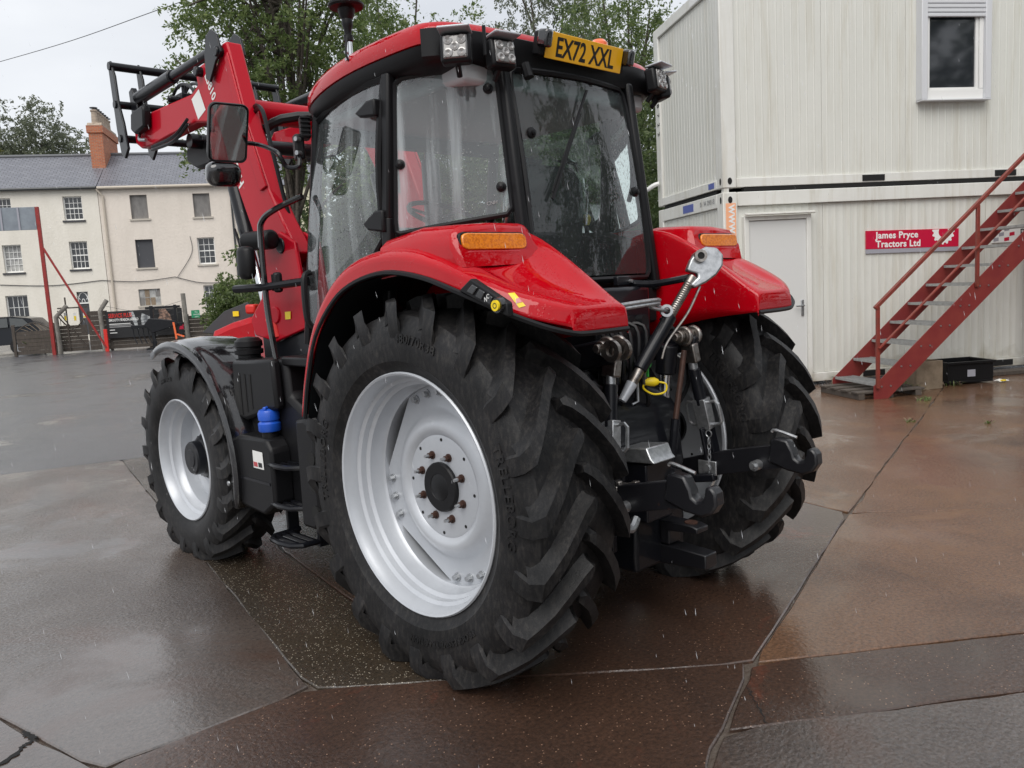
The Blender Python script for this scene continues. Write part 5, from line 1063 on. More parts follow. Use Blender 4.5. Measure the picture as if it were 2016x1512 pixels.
Vh = [t0 + lat_ * (-a_ * -1) * .9 + up_ * b_ * .9 - FW * .028 for a_, b_ in hk] + [t0 + lat_ * a_ * .9 + up_ * b_ * .9 + FW * .028 for a_, b_ in hk]; k = len(hk)
MB().add(Vh, [tuple(range(k)), tuple(range(k, 2 * k))] + [(i, (i + 1) % k, k + (i + 1) % k, k + i) for i in range(k)]).obj('link_hook', 'zinc', tl, .010)
MB().lathe([(-.05, .016), (-.05, .028), (.045, .028), (.045, .016)], t0 + up_ * .035 - lat_ * .02, FW, 18).obj('hook_eye', 'steel', tl); MB().cyl(t0 + up_ * .035 - lat_ * .02 - FW * .045, t0 + up_ * .035 - lat_ * .02 + FW * .04, .017, n=14).obj('eye_bore', 'gap_black', tl)
MB().tube(cat_([t0 + lat_ * .05 + up_ * -.08, t0 + lat_ * .06 + td * .22, t0 + lat_ * .045 + td * .38, t0 + lat_ * .06 + td * .46], 5), .006, 6).obj('release_wire', 'steel', tl)
MB().cyl(tb - td * .03, tb + td * .06, .026, .018, n=12).obj('link_tip', 'rim_silver', tl); MB().tube([tb + np.array([.04, 0, .06]), tb + np.array([.05, -.01, .02]), tb + np.array([.05, -.01, -.06]), tb + np.array([.02, 0, -.07])], .006, 6).obj('spring_clip', 'zinc', tl)
# holder hoop for the top link
hp = YP(1312, 612, -.57); MB().tube(cat_([(-.47, -.70, 1.50), (-.1, -.62, 1.505), YP(1280, 605, -.58), hp], 5), .008, 8).obj('link_holder', 'zinc', T); MB().tube(cat_([(-.47, -.70, 1.515), (-.1, -.62, 1.52), YP(1290, 600, -.55), YP(1320, 612, -.54)], 5), .008, 8).obj('link_holder', 'zinc', T)
MB().lathe([(-.01, .016), (-.01, .028), (.012, .028), (.012, .016)], hp, FW, 16).obj('holder_eye', 'zinc', T)
# support arm from cab to the hook
h0 = YP(1240, 557, -.30); h1 = t0 + td * .06; MB().tube(cat_([h0, h0 * .6 + h1 * .4 + np.array([0, 0, -.015]), h1], 6), .016, 8).obj('hook_stay', 'black_paint', T); MB().box(YP(1225, 553, -.30), (.10, .03, .045)).obj('stay_bracket', 'black_paint', T, .006)
for px_, py_ in ((1245, 553), (1270, 556), (1268, 582), (1233, 616), (1242, 615), (1220, 590)): c = YP(px_, py_, -.33); MB().cyl(c, c + np.array([0, .03, 0]), .009, n=8).obj('bolt', 'zinc', T)
for k in range(6): MB().tube(cat_([(-.30 + .05 * k, -.30, 1.50 - .02 * k), (-.27 + .06 * k, -.44, 1.40), (-.25 + .05 * k, -.46, 1.22), (-.22 + .07 * k, -.36, 1.06)], 5), .010, 6).obj('hydraulic_hose', 'black_plastic', T)
for k in range(4): MB().cyl((-.33 + .05 * k, -.42, 1.44), (-.33 + .05 * k, -.34, 1.44), .016, n=8).obj('hose_fitting', 'steel', T)
MB().tube(cat_([(.30, -.34, 1.42), (.36, -.42, 1.30), (.34, -.46, 1.1), (.26, -.40, .95)], 5), .012, 6).obj('hydraulic_hose', 'black_plastic', T)
# rear housing, pto, pick-up hitch
MB().span((-.20, -.36, 1.20), (.20, -.1, 1.58)).obj('hydraulic_block', 'black_paint', T, .02)
for k in range(3): MB().cyl((-.10 + .1 * k, -.40, 1.42), (-.10 + .1 * k, -.34, 1.42), .028, n=14).obj('hydraulic_coupler', 'black_plastic', T)
MB().lathe([(0, .13), (.10, .14), (.11, .11), (.13, .05), (.22, .045)], (0, -.40, .72), (0, -1, 0), 24, closed=True).obj('pto_guard', 'black_paint', T)
rows = MB()
for k in range(6): rows.lathe([(0, .105 + .004 * k), (.008, .118), (.016, .105 + .004 * k)], (-.26, -.22 - .028 * k, .92), (0, -1, 0), 22)
rows.obj('rubber_bellows', 'black_plastic', T)
MB().prism([(-.42, .88), (-.62, .90), (-.64, .855), (-.66, .835), (-.42, .82)], 'x', -.22, -.06).obj('pto_shield', 'zinc', T, .006)
MB().prism([(-.44, .82), (-.60, .82), (-.60, .56), (-.44, .56)], 'x', -.20, -.01).obj('shield_box', 'black_paint', T, .008)
gt = YP(1270, 748, -.48); MB().tube([gt + np.array([0, 0, .035]), gt, gt - np.array([0, 0, .02])], .012, 8).obj('coupler_stem', 'brass' if 'brass' in M else 'steel', T)
tagm = MB(); tagm.lathe([(-.004, .001), (-.004, .024), (.004, .024), (.004, .001)], gt + np.array([0, -.01, .075]), FW, 18); tagm.bar(gt + np.array([0, -.01, .06]), gt + np.array([0, -.01, .015]), .02, .008); tagm.obj('coupler_tag', 'green_tag', T)
yc = gt + np.array([.02, -.02, -.01]); MB().lathe([(-.03, .015), (-.005, .02), (.015, .02), (.03, .012), (.036, .001)], yc, RT, 16).obj('coupler_cap', 'yellow', T)
MB().tube(cat_([yc + RT * .03, yc + RT * .065 - UP * .01, yc + RT * .06 - UP * .045, yc + RT * .01 - UP * .055, yc - RT * .035 - UP * .03, yc - RT * .03], 5), .0045, 6).obj('cap_tether', 'yellow', T)
sticker([(1195, 830), (1208, 826), (1209, 848), (1197, 851)], ((0, -.50, 0), (0, 1, 0)), 'yellow', 'warning_sticker')
MB().prism([(-.20, .28), (-.20, .40), (-.58, .395), (-.74, .385), (-.74, .32), (-.58, .31)], 'x', .02, .11).obj('drawbar', 'worn_black', T, .006)
MB().prism([(-.50, .40), (-.50, .51), (-.66, .51), (-.70, .50), (-.70, .475), (-.55, .465), (-.55, .40)], 'x', .02, .11).obj('drawbar_clevis', 'worn_black', T, .006)
MB().cyl((.065, -.64, .505), (.065, -.64, .514), .03, n=16).obj('clevis_hole', 'rust', T)
MB().span((-.16, -.5, .30), (.22, .2, .56)).obj('hitch_frame', 'black_paint', T, .02)
for s in (-1, 1): MB().span((s * .24, -.46, .42), (s * .27, -.12, 1.0)).obj('hitch_side_plate', 'black_paint', T, .006)
bk = np.array((-.37, -.58, .72))
mb = MB()
for e in (-1, 1): mb.bar(bk + np.array([-.05, -.02, .045 * e]), bk + np.array([.06, -.05, .045 * e]), .03, .02); mb.cyl(bk + np.array([-.03, -.03, .05 * e]), bk + np.array([-.03, -.03, .075 * e]), .016, n=8)
mb.bar(bk + np.array([.055, -.05, -.06]), bk + np.array([.055, -.05, .06]), .025, .03); mb.cyl(bk + np.array([-.0, -.035, -.06]), bk + np.array([-.0, -.035, .06]), .018, n=10); mb.obj('stabiliser_clevis', 'steel', T, .004)
MB().tube(cat_([bk + np.array([-.04, -.04, -.10]), bk + np.array([0, -.06, -.13]), bk + np.array([.05, -.05, -.10])], 4), .02, 8).obj('stabiliser_bracket', 'zinc', T)
MB().bar((-.44, -.42, .84), (-.40, -.62, .64), .012, .06).obj('spring_bracket', 'black_paint', T, .004)
for k in range(9): MB().lathe([(-.003, .012), (0, .016), (.003, .012)], np.array((-.36, -.52, .86)) + np.array([.003, -.006, -.018]) * k, (.15, -.3, -.95), 10).obj('spring_coil', 'steel', T)
for k in range(4): MB().tube(cat_([(-.18 + .06 * k, -.34, 1.36), (-.22 + .08 * k, -.46, 1.2 - .04 * k), (-.2 + .08 * k, -.38, 1.0), (-.15 + .06 * k, -.30, .92)], 5), .011, 6).obj('hydraulic_hose', 'black_plastic', T)
# ------------------------------------------------------------------ terrace of houses across the yard
HYAW = R_(30.83); HO = np.array([13.44, 41.80, 0]); DH = np.array([math.cos(HYAW), -math.sin(HYAW), 0]); NH = np.array([math.sin(HYAW), math.cos(HYAW), 0])
def hl(px, py, off=0.): X = onp(px, py, HO + NH * off, NH); return float((X - HO) @ DH), float(X[2])
def uvbox(name, a, b, m, par, bevel=0):
    a = np.minimum(a, b); b2 = np.maximum(a, b); mb = MB().span(a, b); uv = []
    for f in mb.f:
        P = np.array([mb.v[i] for i in f]); n = np.abs(np.cross(P[1] - P[0], P[2] - P[0])); ax = int(n.argmax())
        for q in P: uv.append((q[1], q[2]) if ax == 0 else (q[0], q[2]) if ax == 1 else (q[0], q[1]))
    mb.uv = uv; return mb.obj(name, m, par, bevel, fix=False)
def house(name, label, x0, x1, wallm, eave, ridge_z, depth, holes, yf=0.):
    h = empty(name, tuple(HO), -HYAW); tag(h, label, 'house', 'terrace of houses')
    xs = sorted({x0, x1, *[v for q in holes for v in (q[0], q[1])]}); zs = sorted({0., eave, *[v for q in holes for v in (q[2], q[3])]}); mb = MB()
    for i in range(len(xs) - 1):
        for j in range(len(zs) - 1):
            cx, cz = (xs[i] + xs[i + 1]) / 2, (zs[j] + zs[j + 1]) / 2
            if any(q[0] < cx < q[1] and q[2] < cz < q[3] for q in holes): continue
            mb.add([(xs[i], yf, zs[j]), (xs[i + 1], yf, zs[j]), (xs[i + 1], yf, zs[j + 1]), (xs[i], yf, zs[j + 1])], [(0, 1, 2, 3)])
    for a, b, c, d in holes:
        for p in (((a, c), (a, d)), ((b, c), (b, d)), ((a, c), (b, c)), ((a, d), (b, d))):
            (u0, v0), (u1, v1) = p; mb.add([(u0, yf, v0), (u1, yf, v1), (u1, yf + .26, v1), (u0, yf + .26, v0)], [(0, 1, 2, 3)])
    D2 = 2 * depth
    mb.add([(x0, yf, 0), (x0, D2, 0), (x0, D2, eave), (x0, depth, ridge_z - .1), (x0, yf, eave)], [(0, 1, 2, 3, 4)]); mb.add([(x1, yf, 0), (x1, D2, 0), (x1, D2, eave), (x1, depth, ridge_z - .1), (x1, yf, eave)], [(0, 1, 2, 3, 4)])
    mb.add([(x0, D2, 0), (x1, D2, 0), (x1, D2, eave), (x0, D2, eave)], [(0, 1, 2, 3)])
    mb.obj('wall', wallm, h, ang=0, fix=False)
    e = .18
    def slope(y0, z0, y1, z1):
        L = math.hypot(y1 - y0, z1 - z0); m2 = MB(); V = [(x0, y0, z0), (x1, y0, z0), (x1, y1, z1), (x0, y1, z1)]; m2.add(V, [(0, 1, 2, 3)]); m2.uv = [(x0, 0), (x1, 0), (x1, L), (x0, L)]
        o = m2.obj('roof', 'slate_roof', h, ang=0, fix=False); q = o.modifiers.new('t', 'SOLIDIFY'); q.thickness = .06; return o
    r = slope(yf - e, eave + .02, depth, ridge_z); slope(D2 + e, eave + .02, depth, ridge_z)
    MB().tube([(x0, depth, ridge_z + .02), (x1, depth, ridge_z + .02)], .10, 8).obj('ridge_tiles', 'lead', r)
    return h, r
WZ = []
def rect(a, b): x0, z1 = hl(*a); x1, z0 = hl(*b); return [x0, x1, z0, z1]
def window(h, q, kind, sill, wy=0.):
    a, b, c, d = q; W_, H_ = b - a, d - c
    if kind.startswith('sash'):
        w = MB().span((a, wy + .22, c), (b, wy + .25, d)).obj('window', 'curtain' if 'c' in kind[4:] else 'dark_glass', h)
        fr = MB(); t = .055
        for p in (((a, c), (a + t, d)), ((b - t, c), (b, d)), ((a + t, c), (b - t, c + .08)), ((a + t, d - t), (b - t, d))): fr.span((p[0][0], wy + .15, p[0][1]), (p[1][0], wy + .218, p[1][1]))
        fr.obj('window_frame', 'white_paint', w)
        nx, nz, mid = (4, 4, True) if '3' not in kind else ((4, 3, False) if 'w' in kind else (3, 4, True)); bars = MB()
        for k in range(1, nx):
            x = a + t + (W_ - 2 * t) * k / nx; bars.span((x - .012, wy + .19, c + .08), (x + .012, wy + .217, d - t))
        for k in range(1, nz):
            z = c + .08 + (H_ - .08 - t) * k / nz; hh = .028 if (mid and k == nz // 2) else .012; bars.span((a + t, wy + .185, z - hh), (b - t, wy + .216, z + hh))
        bars.obj('glazing_bars', 'white_paint', w)
    else: w = MB().span((a, wy + .15, c), (b, wy + .22, d)).obj('window', {'board': 'board_grey', 'dark': 'board_dark'}[kind], h)
    if sill: MB().span((a - .09, wy - .07, c - .09), (b + .09, wy + .12, c - .003)).obj('window_sill', sill, w)
    return w
xm = hl(190, 369)[0]; xr = hl(459, 362)[0]; eave = hl(188, 369)[1]; DEPTH = 3.6; RZ_ = hl(216, 306, DEPTH)[1]
w0, w1, w4, w5, w8 = rect((-18, 391), (26, 441)), rect((122, 387), (165, 433)), rect((3, 483), (47, 536)), rect((135, 476), (177, 529)), rect((10, 583), (62, 650)); dr = rect((150, 575), (186, 690)); dr[2] = 0.3
HL, rL = house('terrace_house', 'cream rendered three-storey terrace house with white sash windows, left of the chimney', -13.0, xm, 'cream_wall', eave, RZ_, DEPTH, [w0, w1, w4, w5, w8, dr])
for q, k in ((w0, 'sash'), (w1, 'sash'), (w4, 'sashc'), (w5, 'sash'), (w8, 'sash3w')): window(HL, q, k, 'sill_dark')
d = MB().span((dr[0], .13, .3), (dr[1], .16, dr[3] - .62)).obj('door', 'board_dark', HL); MB().span((dr[0], .08, dr[3] - .62), (dr[1], .16, dr[3] - .55)).obj('door_head', 'white_paint', d)
f = MB().span((dr[0], .14, dr[3] - .55), (dr[1], .16, dr[3])).obj('fanlight', 'dark_glass', HL); cx = (dr[0] + dr[1]) / 2; rw = (dr[1] - dr[0]) / 2 - .03
MB().tube([(cx + rw * math.cos(t), .12, dr[3] - .54 + .5 * math.sin(t)) for t in np.linspace(0, math.pi, 13)], .022, 6).tube([(cx + .3 * rw * math.cos(t), .12, dr[3] - .54 + .17 * math.sin(t)) for t in np.linspace(0, math.pi, 9)], .018, 6).tube([(cx + .15, .12, dr[3] - .4), (cx + .33, .12, dr[3] - .1)], .016, 6).tube([(cx - .15, .12, dr[3] - .4), (cx - .33, .12, dr[3] - .1)], .016, 6).obj('fanlight_bars', 'white_paint', f)
w2, w3, w6, w7, w9, w10 = rect((254, 384), (293, 430)), rect((378, 381), (416, 426)), rect((265, 472), (306, 526)), rect((387, 468), (426, 519)), rect((272, 570), (318, 600)), rect((400, 562), (440, 612))
HR, rR = house('terrace_house', 'pinkish cream terrace house with boarded windows, right of the chimney', xm + .02, xr, 'cream_wall_two', eave - .02, RZ_ + .02, DEPTH, [w2, w3, w6, w7, w9, w10], .02)
for q, k in ((w2, 'board'), (w3, 'board'), (w6, 'dark'), (w7, 'sash3'), (w10, 'sash')): window(HR, q, k, 'sill_stone', .02)
w = MB().span((w9[0], .12, w9[2]), (w9[1], .16, w9[3])).obj('window', 'curtain', HR); MB().span((w9[0] - .09, -.05, w9[2] - .09), (w9[1] + .09, .12, w9[2] - .003)).obj('window_sill', 'sill_stone', w)
pw = (w9[1] - w9[0]) / 4
for i, j, m_ in ((0, 0, 'board_grey'), (1, 0, 'timber_light'), (1, 1, 'timber_light'), (2, 0, 'timber_light'), (0, 1, 'curtain'), (3, 1, 'board_grey')): MB().span((w9[0] + i * pw + .02, .105, w9[2] + j * (w9[3] - w9[2]) / 2 + .02), (w9[0] + (i + 1) * pw - .02, .119, w9[2] + (j + 1) * (w9[3] - w9[2]) / 2 - .02)).obj('boarded_pane', m_, w)
x3 = hl(640, 362)[0]
HT, rT = house('terrace_house', 'pale yellow terrace house partly hidden behind the loader arm', xr + .02, x3, 'cream_wall_three', eave - .15, RZ_ - .25, DEPTH, [rect((478, 470), (510, 520)), rect((560, 380), (596, 425))], .06)
for q in (rect((478, 470), (510, 520)), rect((560, 380), (596, 425))): window(HT, q, 'sash', 'sill_stone', .06)
# gutters and downpipes
MB().tube([(-13, -.22, eave - .03), (xm, -.22, eave - .03)], .075, 8).obj('gutter', 'gutter_black', HL); MB().tube([(xm + .05, -.20, eave - .05), (xr, -.20, eave - .05)], .075, 8).obj('gutter', 'pipe_cream', HR)
xp = hl(203, 392)[0]; MB().tube([(xp - .25, -.18, eave - .1), (xp, -.06, eave - .45), (xp, -.06, 0)], .055, 8).obj('downpipe', 'pipe_cream', HR)
xp2 = hl(455, 392)[0]; MB().tube([(xp2, -.06, eave - .1), (xp2, -.06, 0)], .05, 8).obj('downpipe', 'gutter_black', HR)
for a, b, par in (((0, 561), (200, 552), HL), ((200, 552), (345, 545), HR), ((345, 545), (440, 556), HR)):
    xa, za = hl(*a); xb, zb = hl(*b); MB().tube(cat_([(xa, -.03, za), ((xa + xb) / 2, -.03, (za + zb) / 2 - .15), (xb, -.03, zb)], 6), .018, 5).obj('wall_cable', 'wire', par)
xa, za = hl(374, 465); xb, zb = hl(350, 545); MB().tube(cat_([(xa, -.02, za), (xa, -.02, za - .9), (xb, -.03, zb)], 6), .014, 5).obj('wall_cable', 'wire', HR)
# chimney stack on the ridge
c0, cz = hl(172, 247, 2.0); c1 = hl(199, 247, 2.0)[0]
ch = uvbox('chimney', (c0, 2.0, RZ_ - 2.2), (c1, 5.4, cz - .38), 'chimney_brick', HL)
uvbox('chimney_cap', (c0 - .07, 1.93, cz - .378), (c1 + .07, 5.47, cz), 'chimney_brick', ch); MB().prism([(2.0 - .06, cz), (2.1, cz + .16), (5.3, cz + .16), (5.46, cz)], 'x', c0 - .02, c1 + .02).obj('chimney_flaunching', 'clay_pot', ch)
MB().span((c0 - .05, 1.96, RZ_ - 1.6), (c1 + .05, 2.2, RZ_ - .95)).obj('flashing', 'lead', ch)
for k in range(7): MB().lathe([(0, .20), (.05, .21), (.08, .17), (.62, .145), (.66, .18), (.74, .18), (.76, .13), (.70, .12)], ((c0 + c1) / 2, 2.25 + .47 * k, cz + .10), (0, 0, 1), 16).obj('chimney_pot', 'clay_pot', ch); MB().lathe([(.84, .20), (.87, .20), (.90, .05), (.905, .001)], ((c0 + c1) / 2, 2.25 + .47 * k, cz + .10), (0, 0, 1), 14).obj('pot_cowl', 'lead', ch)

# ------------------------------------------------------------------ fence line, banner and signs
FO = np.array([7.9, 30.3, 0])
def fl_(px, py, off=0.): X = onp(px, py, FO + NH * off, NH); return float((X - FO) @ DH), float(X[2])
def fthing(name, label, cat, off=0., group=None): return tag(empty(name, tuple(FO + NH * off), -HYAW), label, cat, group)
fx = lambda px, off=0.: fl_(px, 660, off)[0]
fz = lambda px, py, off=0.: max(0., fl_(px, py, off)[1])
def boards(par, x0, x1, z0, z1, n, m='timber', y=0.):
    for k in range(n):
        a = z0 + (z1 - z0) * k / n; MB().box(((x0 + x1) / 2, y + rng.normal(0, .006), a + (z1 - z0) / n / 2), (x1 - x0, .025, (z1 - z0) / n - .006), None).obj('board', m, par, .004)
f1 = fthing('trellis_fence', 'low weathered timber fence panel with an arched trellis top, in front of the dark car', 'fence')
xa, xb = fx(32), fx(104); boards(f1, xa, xb, .05, fz(60, 652), 6)
for x in (xa - .08, xb + .05): MB().span((x - .05, -.05, 0), (x + .05, .05, fz(30, 640))).obj('post', 'timber', f1, .008)
zt = fz(60, 652); arch = [(xa + (xb - xa) * t, -.02, zt + .30 * math.sin(math.pi * t)) for t in np.linspace(0, 1, 12)]; MB().tube(arch, .022, 6).obj('arch_rail', 'timber', f1)
for k in range(1, 7): t = k / 8; MB().bar((xa + (xb - xa) * t, -.02, zt + .30 * math.sin(math.pi * t)), (xa + (xb - xa) * min(1, t + .22), -.02, zt), .02, .015).obj('lattice_strip', 'timber_light', f1)
f2 = fthing('yard_gate', 'dark wooden yard gate with diagonal brace and yellow warning signs', 'gate', .1)
xa, xb = fx(118), fx(172); boards(f2, xa, xb, .06, fz(150, 640), 7, 'timber'); MB().bar((xa, -.05, fz(118, 612)), (xb, -.05, .1), .06, .03).obj('brace', 'timber', f2)
MB().bar((xa, -.03, fz(140, 606)), (xb + .1, -.03, fz(140, 606)), .06, .05).obj('top_bar', 'timber', f2); MB().bar((fx(135), -.03, 0.05), (fx(135), -.03, fz(135, 585)), .045, .045).obj('upright', 'timber', f2)
arch = [(xa + (xb - xa) * t, -.02, fz(150, 622) - .45 * math.sin(math.pi * t)) for t in np.linspace(0, 1, 10)]; MB().tube(arch, .025, 6).obj('arch_rail', 'timber', f2)
for k in range(9): t = (k + .5) / 9; MB().bar((xa + (xb - xa) * t, -.01, fz(150, 640)), (xa + (xb - xa) * t, -.01, fz(150, 622) - .45 * math.sin(math.pi * t)), .02, .015).obj('lattice_strip', 'timber', f2)
for px_, h_ in ((128, 16), (147, 16), (166, 10)):
    a, b = fl_(px_ - 3.5, 616), fl_(px_ + 3.5, 616 + h_); s_ = MB().span((a[0], -.06, b[1]), (b[0], -.045, a[1])).obj('warning_sign', 'sticker_white', f2); MB().span((a[0] + .01, -.066, b[1] + .02), (b[0] - .01, -.061, a[1] - .12)).obj('sign_face', 'yellow', s_)
f3 = fthing('timber_fence', 'tall dark plank fence beside the yard gate, behind the red brace', 'fence', .15); xa, xb = fx(174), fx(214); boards(f3, xa, xb, .05, fz(190, 612), 8)
f4 = fthing('timber_fence', 'long low fence of brown horizontal boards below the black banner', 'fence', .1); xa, xb = fx(216), fx(520); n = 6; boards(f4, xa, xa + (xb - xa) / 2 - .06, .05, fz(260, 640), 6); boards(f4, xa + (xb - xa) / 2 + .06, xb, .05, fz(400, 620), 7)
for t in (0, .25, .5, .75, 1): MB().span((xa + (xb - xa) * t - .05, .02, 0), (xa + (xb - xa) * t + .05, .12, fz(260, 625))).obj('post', 'timber', f4, .008)
for px_, top, bend, lab in ((116, 604, .45, 'weathered post with a leaning cranked top, beside the red signboard post'), (204, 592, .30, 'bent-topped weathered fence post at the left end of the black banner'), (370, 577, 0, 'plain tall weathered fence post carrying the green sign')):
    p_ = fthing('fence_post', lab, 'post', -.1, 'weathered fence posts'); x = fx(px_, -.1); z = fz(px_, top + (20 if bend else 0), -.1)
    pts = [(x, 0, 0), (x - .03, 0, z)] + ([(x - .02 + bend * .9, 0, z + .40)] if bend else []); MB().tube(pts, [.085] * len(pts), 8).obj('shaft', 'concrete_post', p_, ang=50)
bw = fthing('barbed_wire', 'thin barbed wire strands above the fence', 'wire', -.08)
for k in range(3): MB().tube(cat_([(fx(204), 0, fz(204, 600) - .22 * k), (fx(285), 0, fz(285, 612) - .22 * k), (fx(370), 0, fz(370, 590) - .2 * k)], 6), .006, 4).obj('strand', 'wire', bw)
bn = fthing('banner', 'black advertising banner with red and white lettering and a printed picture', 'banner', -.02)
a, b = fl_(207, 614), fl_(363, 657); bx0, bx1, bz0, bz1 = a[0], b[0], b[1], a[1]; MB().span((bx0, -.01, bz0), (bx1, .01, bz1)).obj('sheet', 'banner_black', bn)
lettering('SERVICE PLUS', .22, 'bright_red', bn, (bx0 + .10, -.012, bz1 - .24), (1, 0, 0), (0, 0, 1), ext=.001, bold=.006, align='LEFT', sx=.62)
lettering('SMOOTH SEASON AHEAD', .135, 'white_paint', bn, (bx0 + .10, -.012, bz1 - .38), (1, 0, 0), (0, 0, 1), ext=.001, bold=.004, align='LEFT', sx=.66)
for k, w_ in ((0, .75), (1, .8), (2, .75), (4, .18), (6, .25)): MB().span((bx0 + .10, -.013, bz1 - .50 - .055 * k), (bx0 + .10 + w_, -.0105, bz1 - .47 - .055 * k)).obj('small_print', 'faded_letter' if k in (1, 2) else 'sticker_white', bn)
def patch(pts, m, nm='picture_patch'): MB().add([(bx0 + (bx1 - bx0) * u, -.0125, bz1 - (bz1 - bz0) * v) for u, v in pts], [tuple(range(len(pts)))]).obj(nm, m, bn, ang=0)
patch([(.30, .05), (.36, .04), (.40, .45), (.41, .72), (.37, .6), (.33, .3)], 'pale_print'); patch([(.47, .12), (.60, .30), (.64, .62), (.55, .72), (.46, .66), (.45, .35)], 'pale_print'); patch([(.69, .02), (.78, .0), (.84, .25), (.86, .5), (.80, .62), (.70, .6), (.665, .42), (.70, .25)], 'skin_print'); patch([(.72, .68), (.80, .66), (.82, .74), (.73, .76)], 'pale_print'); patch([(.95, .72), (1.0, .62), (1.0, .82), (.94, .82)], 'sign_red')
gs = fthing('safety_sign', 'small green safety sign with white lettering on a post', 'sign', -.2); a, b = fl_(376, 611, -.2), fl_(394, 625, -.2); MB().span((a[0], -.01, b[1]), (b[0], .0, a[1])).obj('plate', 'sign_green', gs)
for k, t_ in enumerate(('Fire', 'assembly', 'point')): lettering(t_, .085, 'white_paint', gs, ((a[0] * .4 + b[0] * .6), -.0115, a[1] - .10 - .085 * k), (1, 0, 0), (0, 0, 1), ext=.0005, sx=.75)
# signboard frame seen from behind
sb_ = fthing('signboard', 'tall grey signboard on a red steel post with a long diagonal brace', 'signboard', -.6); O6 = -.6
xT, zT = fl_(79, 407, O6); xB = fl_(107, 690, O6)[0]; zLow = fl_(79, 452, O6)[1]; xL = fl_(-70, 410, O6)[0]
MB().span((xB - .06, -.06, 0), (xB + .06, .06, zT)).obj('post', 'frame_red', sb_, .008)
for k in range(4): w_ = (xB - .06 - xL) / 4; MB().span((xL + w_ * k + .012, -.02, zLow), (xL + w_ * (k + 1) - .012, .02, zT)).obj('panel', 'grey_panel', sb_, .006)
for k in range(1, 4): w_ = (xB - .06 - xL) / 4; MB().span((xL + w_ * k - .03, -.05, zLow), (xL + w_ * k + .03, -.021, zT)).obj('panel_rib', 'sign_grey', sb_)
zb = fl_(92, 488, O6)[1]; xe = fl_(211, 688, O6)[0]; MB().bar((xB + .05, -.02, zb), (xe, -.02, .12), .07, .07).obj('brace', 'frame_red', sb_, .006); MB().span((xe - .05, -.05, 0), (xe + .07, .06, fl_(209, 648, O6)[1])).obj('brace_foot', 'bright_red', sb_, .006)
# parked car behind the fence
car = fthing('parked_car', 'dark grey estate car parked behind the low trellis fence', 'car', 2.4); cxx = fx(105, 2.4) - 2.35
sec = [(-2.15, .45), (-2.18, .70), (-2.05, .86), (-1.25, .98), (-1.0, 1.02), (-.35, 1.40), (.1, 1.47), (1.2, 1.46), (1.85, 1.36), (2.15, .98), (2.2, .60), (2.15, .40), (-2.0, .30)]
rows = []
for y_, k in ((-.88, .96), (-.90, 1), (.0, 1.02), (.90, 1), (.88, .96)):
    rows.append([(cxx + x * (1 if abs(y_) < .5 else .985), y_ * (1 if z < 1.0 else 1 - (z - 1.0) * .45), .02 + z * (1.01 if abs(y_) < .5 else 1)) for x, z in sec])
cb = MB().grid(rows, close=True); cb.f += [tuple(range(13)), tuple(range(52, 65))]; cb.m += [0, 0]; cb.obj('body', 'car_paint', car, .03, ang=40)
for pts in ([(-.95, 1.03), (-.40, 1.36), (.05, 1.42), (.12, 1.05)], [(.20, 1.05), (.14, 1.42), (1.0, 1.41), (1.05, 1.06)], [(1.13, 1.06), (1.08, 1.41), (1.55, 1.36), (1.85, 1.08)]):
    for s in (-1, 1): MB().add([(cxx + x, s * (.905 * (1 - (z - 1.0) * .45) + .006), .02 + z) for x, z in pts], [(0, 1, 2, 3)]).obj('side_window', 'car_glass', car, ang=0)
for x_ in (-1.35, 1.35):
    for s in (-1, 1): w_ = MB().lathe([(-.10, .2), (-.10, .31), (-.06, .325), (.06, .325), (.10, .31), (.10, .2)], (cxx + x_, s * .80, .325), (0, 1, 0), 22).obj('wheel', 'tyre_rubber', car); MB().lathe([(s * .09, .20), (s * .07, .15), (s * .09, .001)], (cxx + x_, s * .80, .325), (0, 1, 0), 18).obj('rim', 'rim_silver', w_)
for s in (-1, 1): MB().box((cxx - .80, s * .98, 1.06), (.12, .16, .12)).obj('door_mirror', 'car_paint', car, .02)
# grapple fork standing in front of the fence
gk = fthing('grapple_fork', 'black bale grapple with curved tines standing in front of the banner', 'implement', -1.1); a = fx(303, -1.1); b = fx(350, -1.1); zt = fz(300, 602, -1.1)
MB().span((a - .06, -.06, 0), (a + .06, .06, zt)).obj('mast', 'black_paint', gk, .01); MB().span((b - .05, -.06, .55), (b + .05, .06, zt)).obj('mast', 'black_paint', gk, .01); MB().span((a - .2, -.05, zt - .12), (b + .18, .05, zt - .03)).obj('head_beam', 'black_paint', gk, .01)
MB().span((a - .75, -.07, .80), (b + .2, .07, .92)).obj('cross_beam', 'black_paint', gk, .01); MB().span((a - .25, -.3, 0), (a + .45, .3, .05)).obj('foot', 'black_paint', gk); MB().prism([(a - .3, .9), (a - .1, 1.15), (a + .3, 1.1), (b, 1.0), (b + .1, .85), (a, .6)], 'y', -.12, .12).obj('cradle', 'black_paint', gk, .02)
for k in range(5): x = a - .7 + .17 * k; MB().tube(cat_([(x, 0, .82), (x + .03, -.05, .5), (x + .13, -.12, .22)], 5), .02, 6).obj('tine', 'black_paint', gk)
MB().prism([(b - .12, .95), (b - .05, .95), (b + .0, .35), (b - .06, .3)], 'y', -.14, -.121).obj('guard', 'orange', gk); MB().bar((b, -.13, .5), (b + .25, -.13, .4), .06, .06).obj('guard', 'orange', gk)
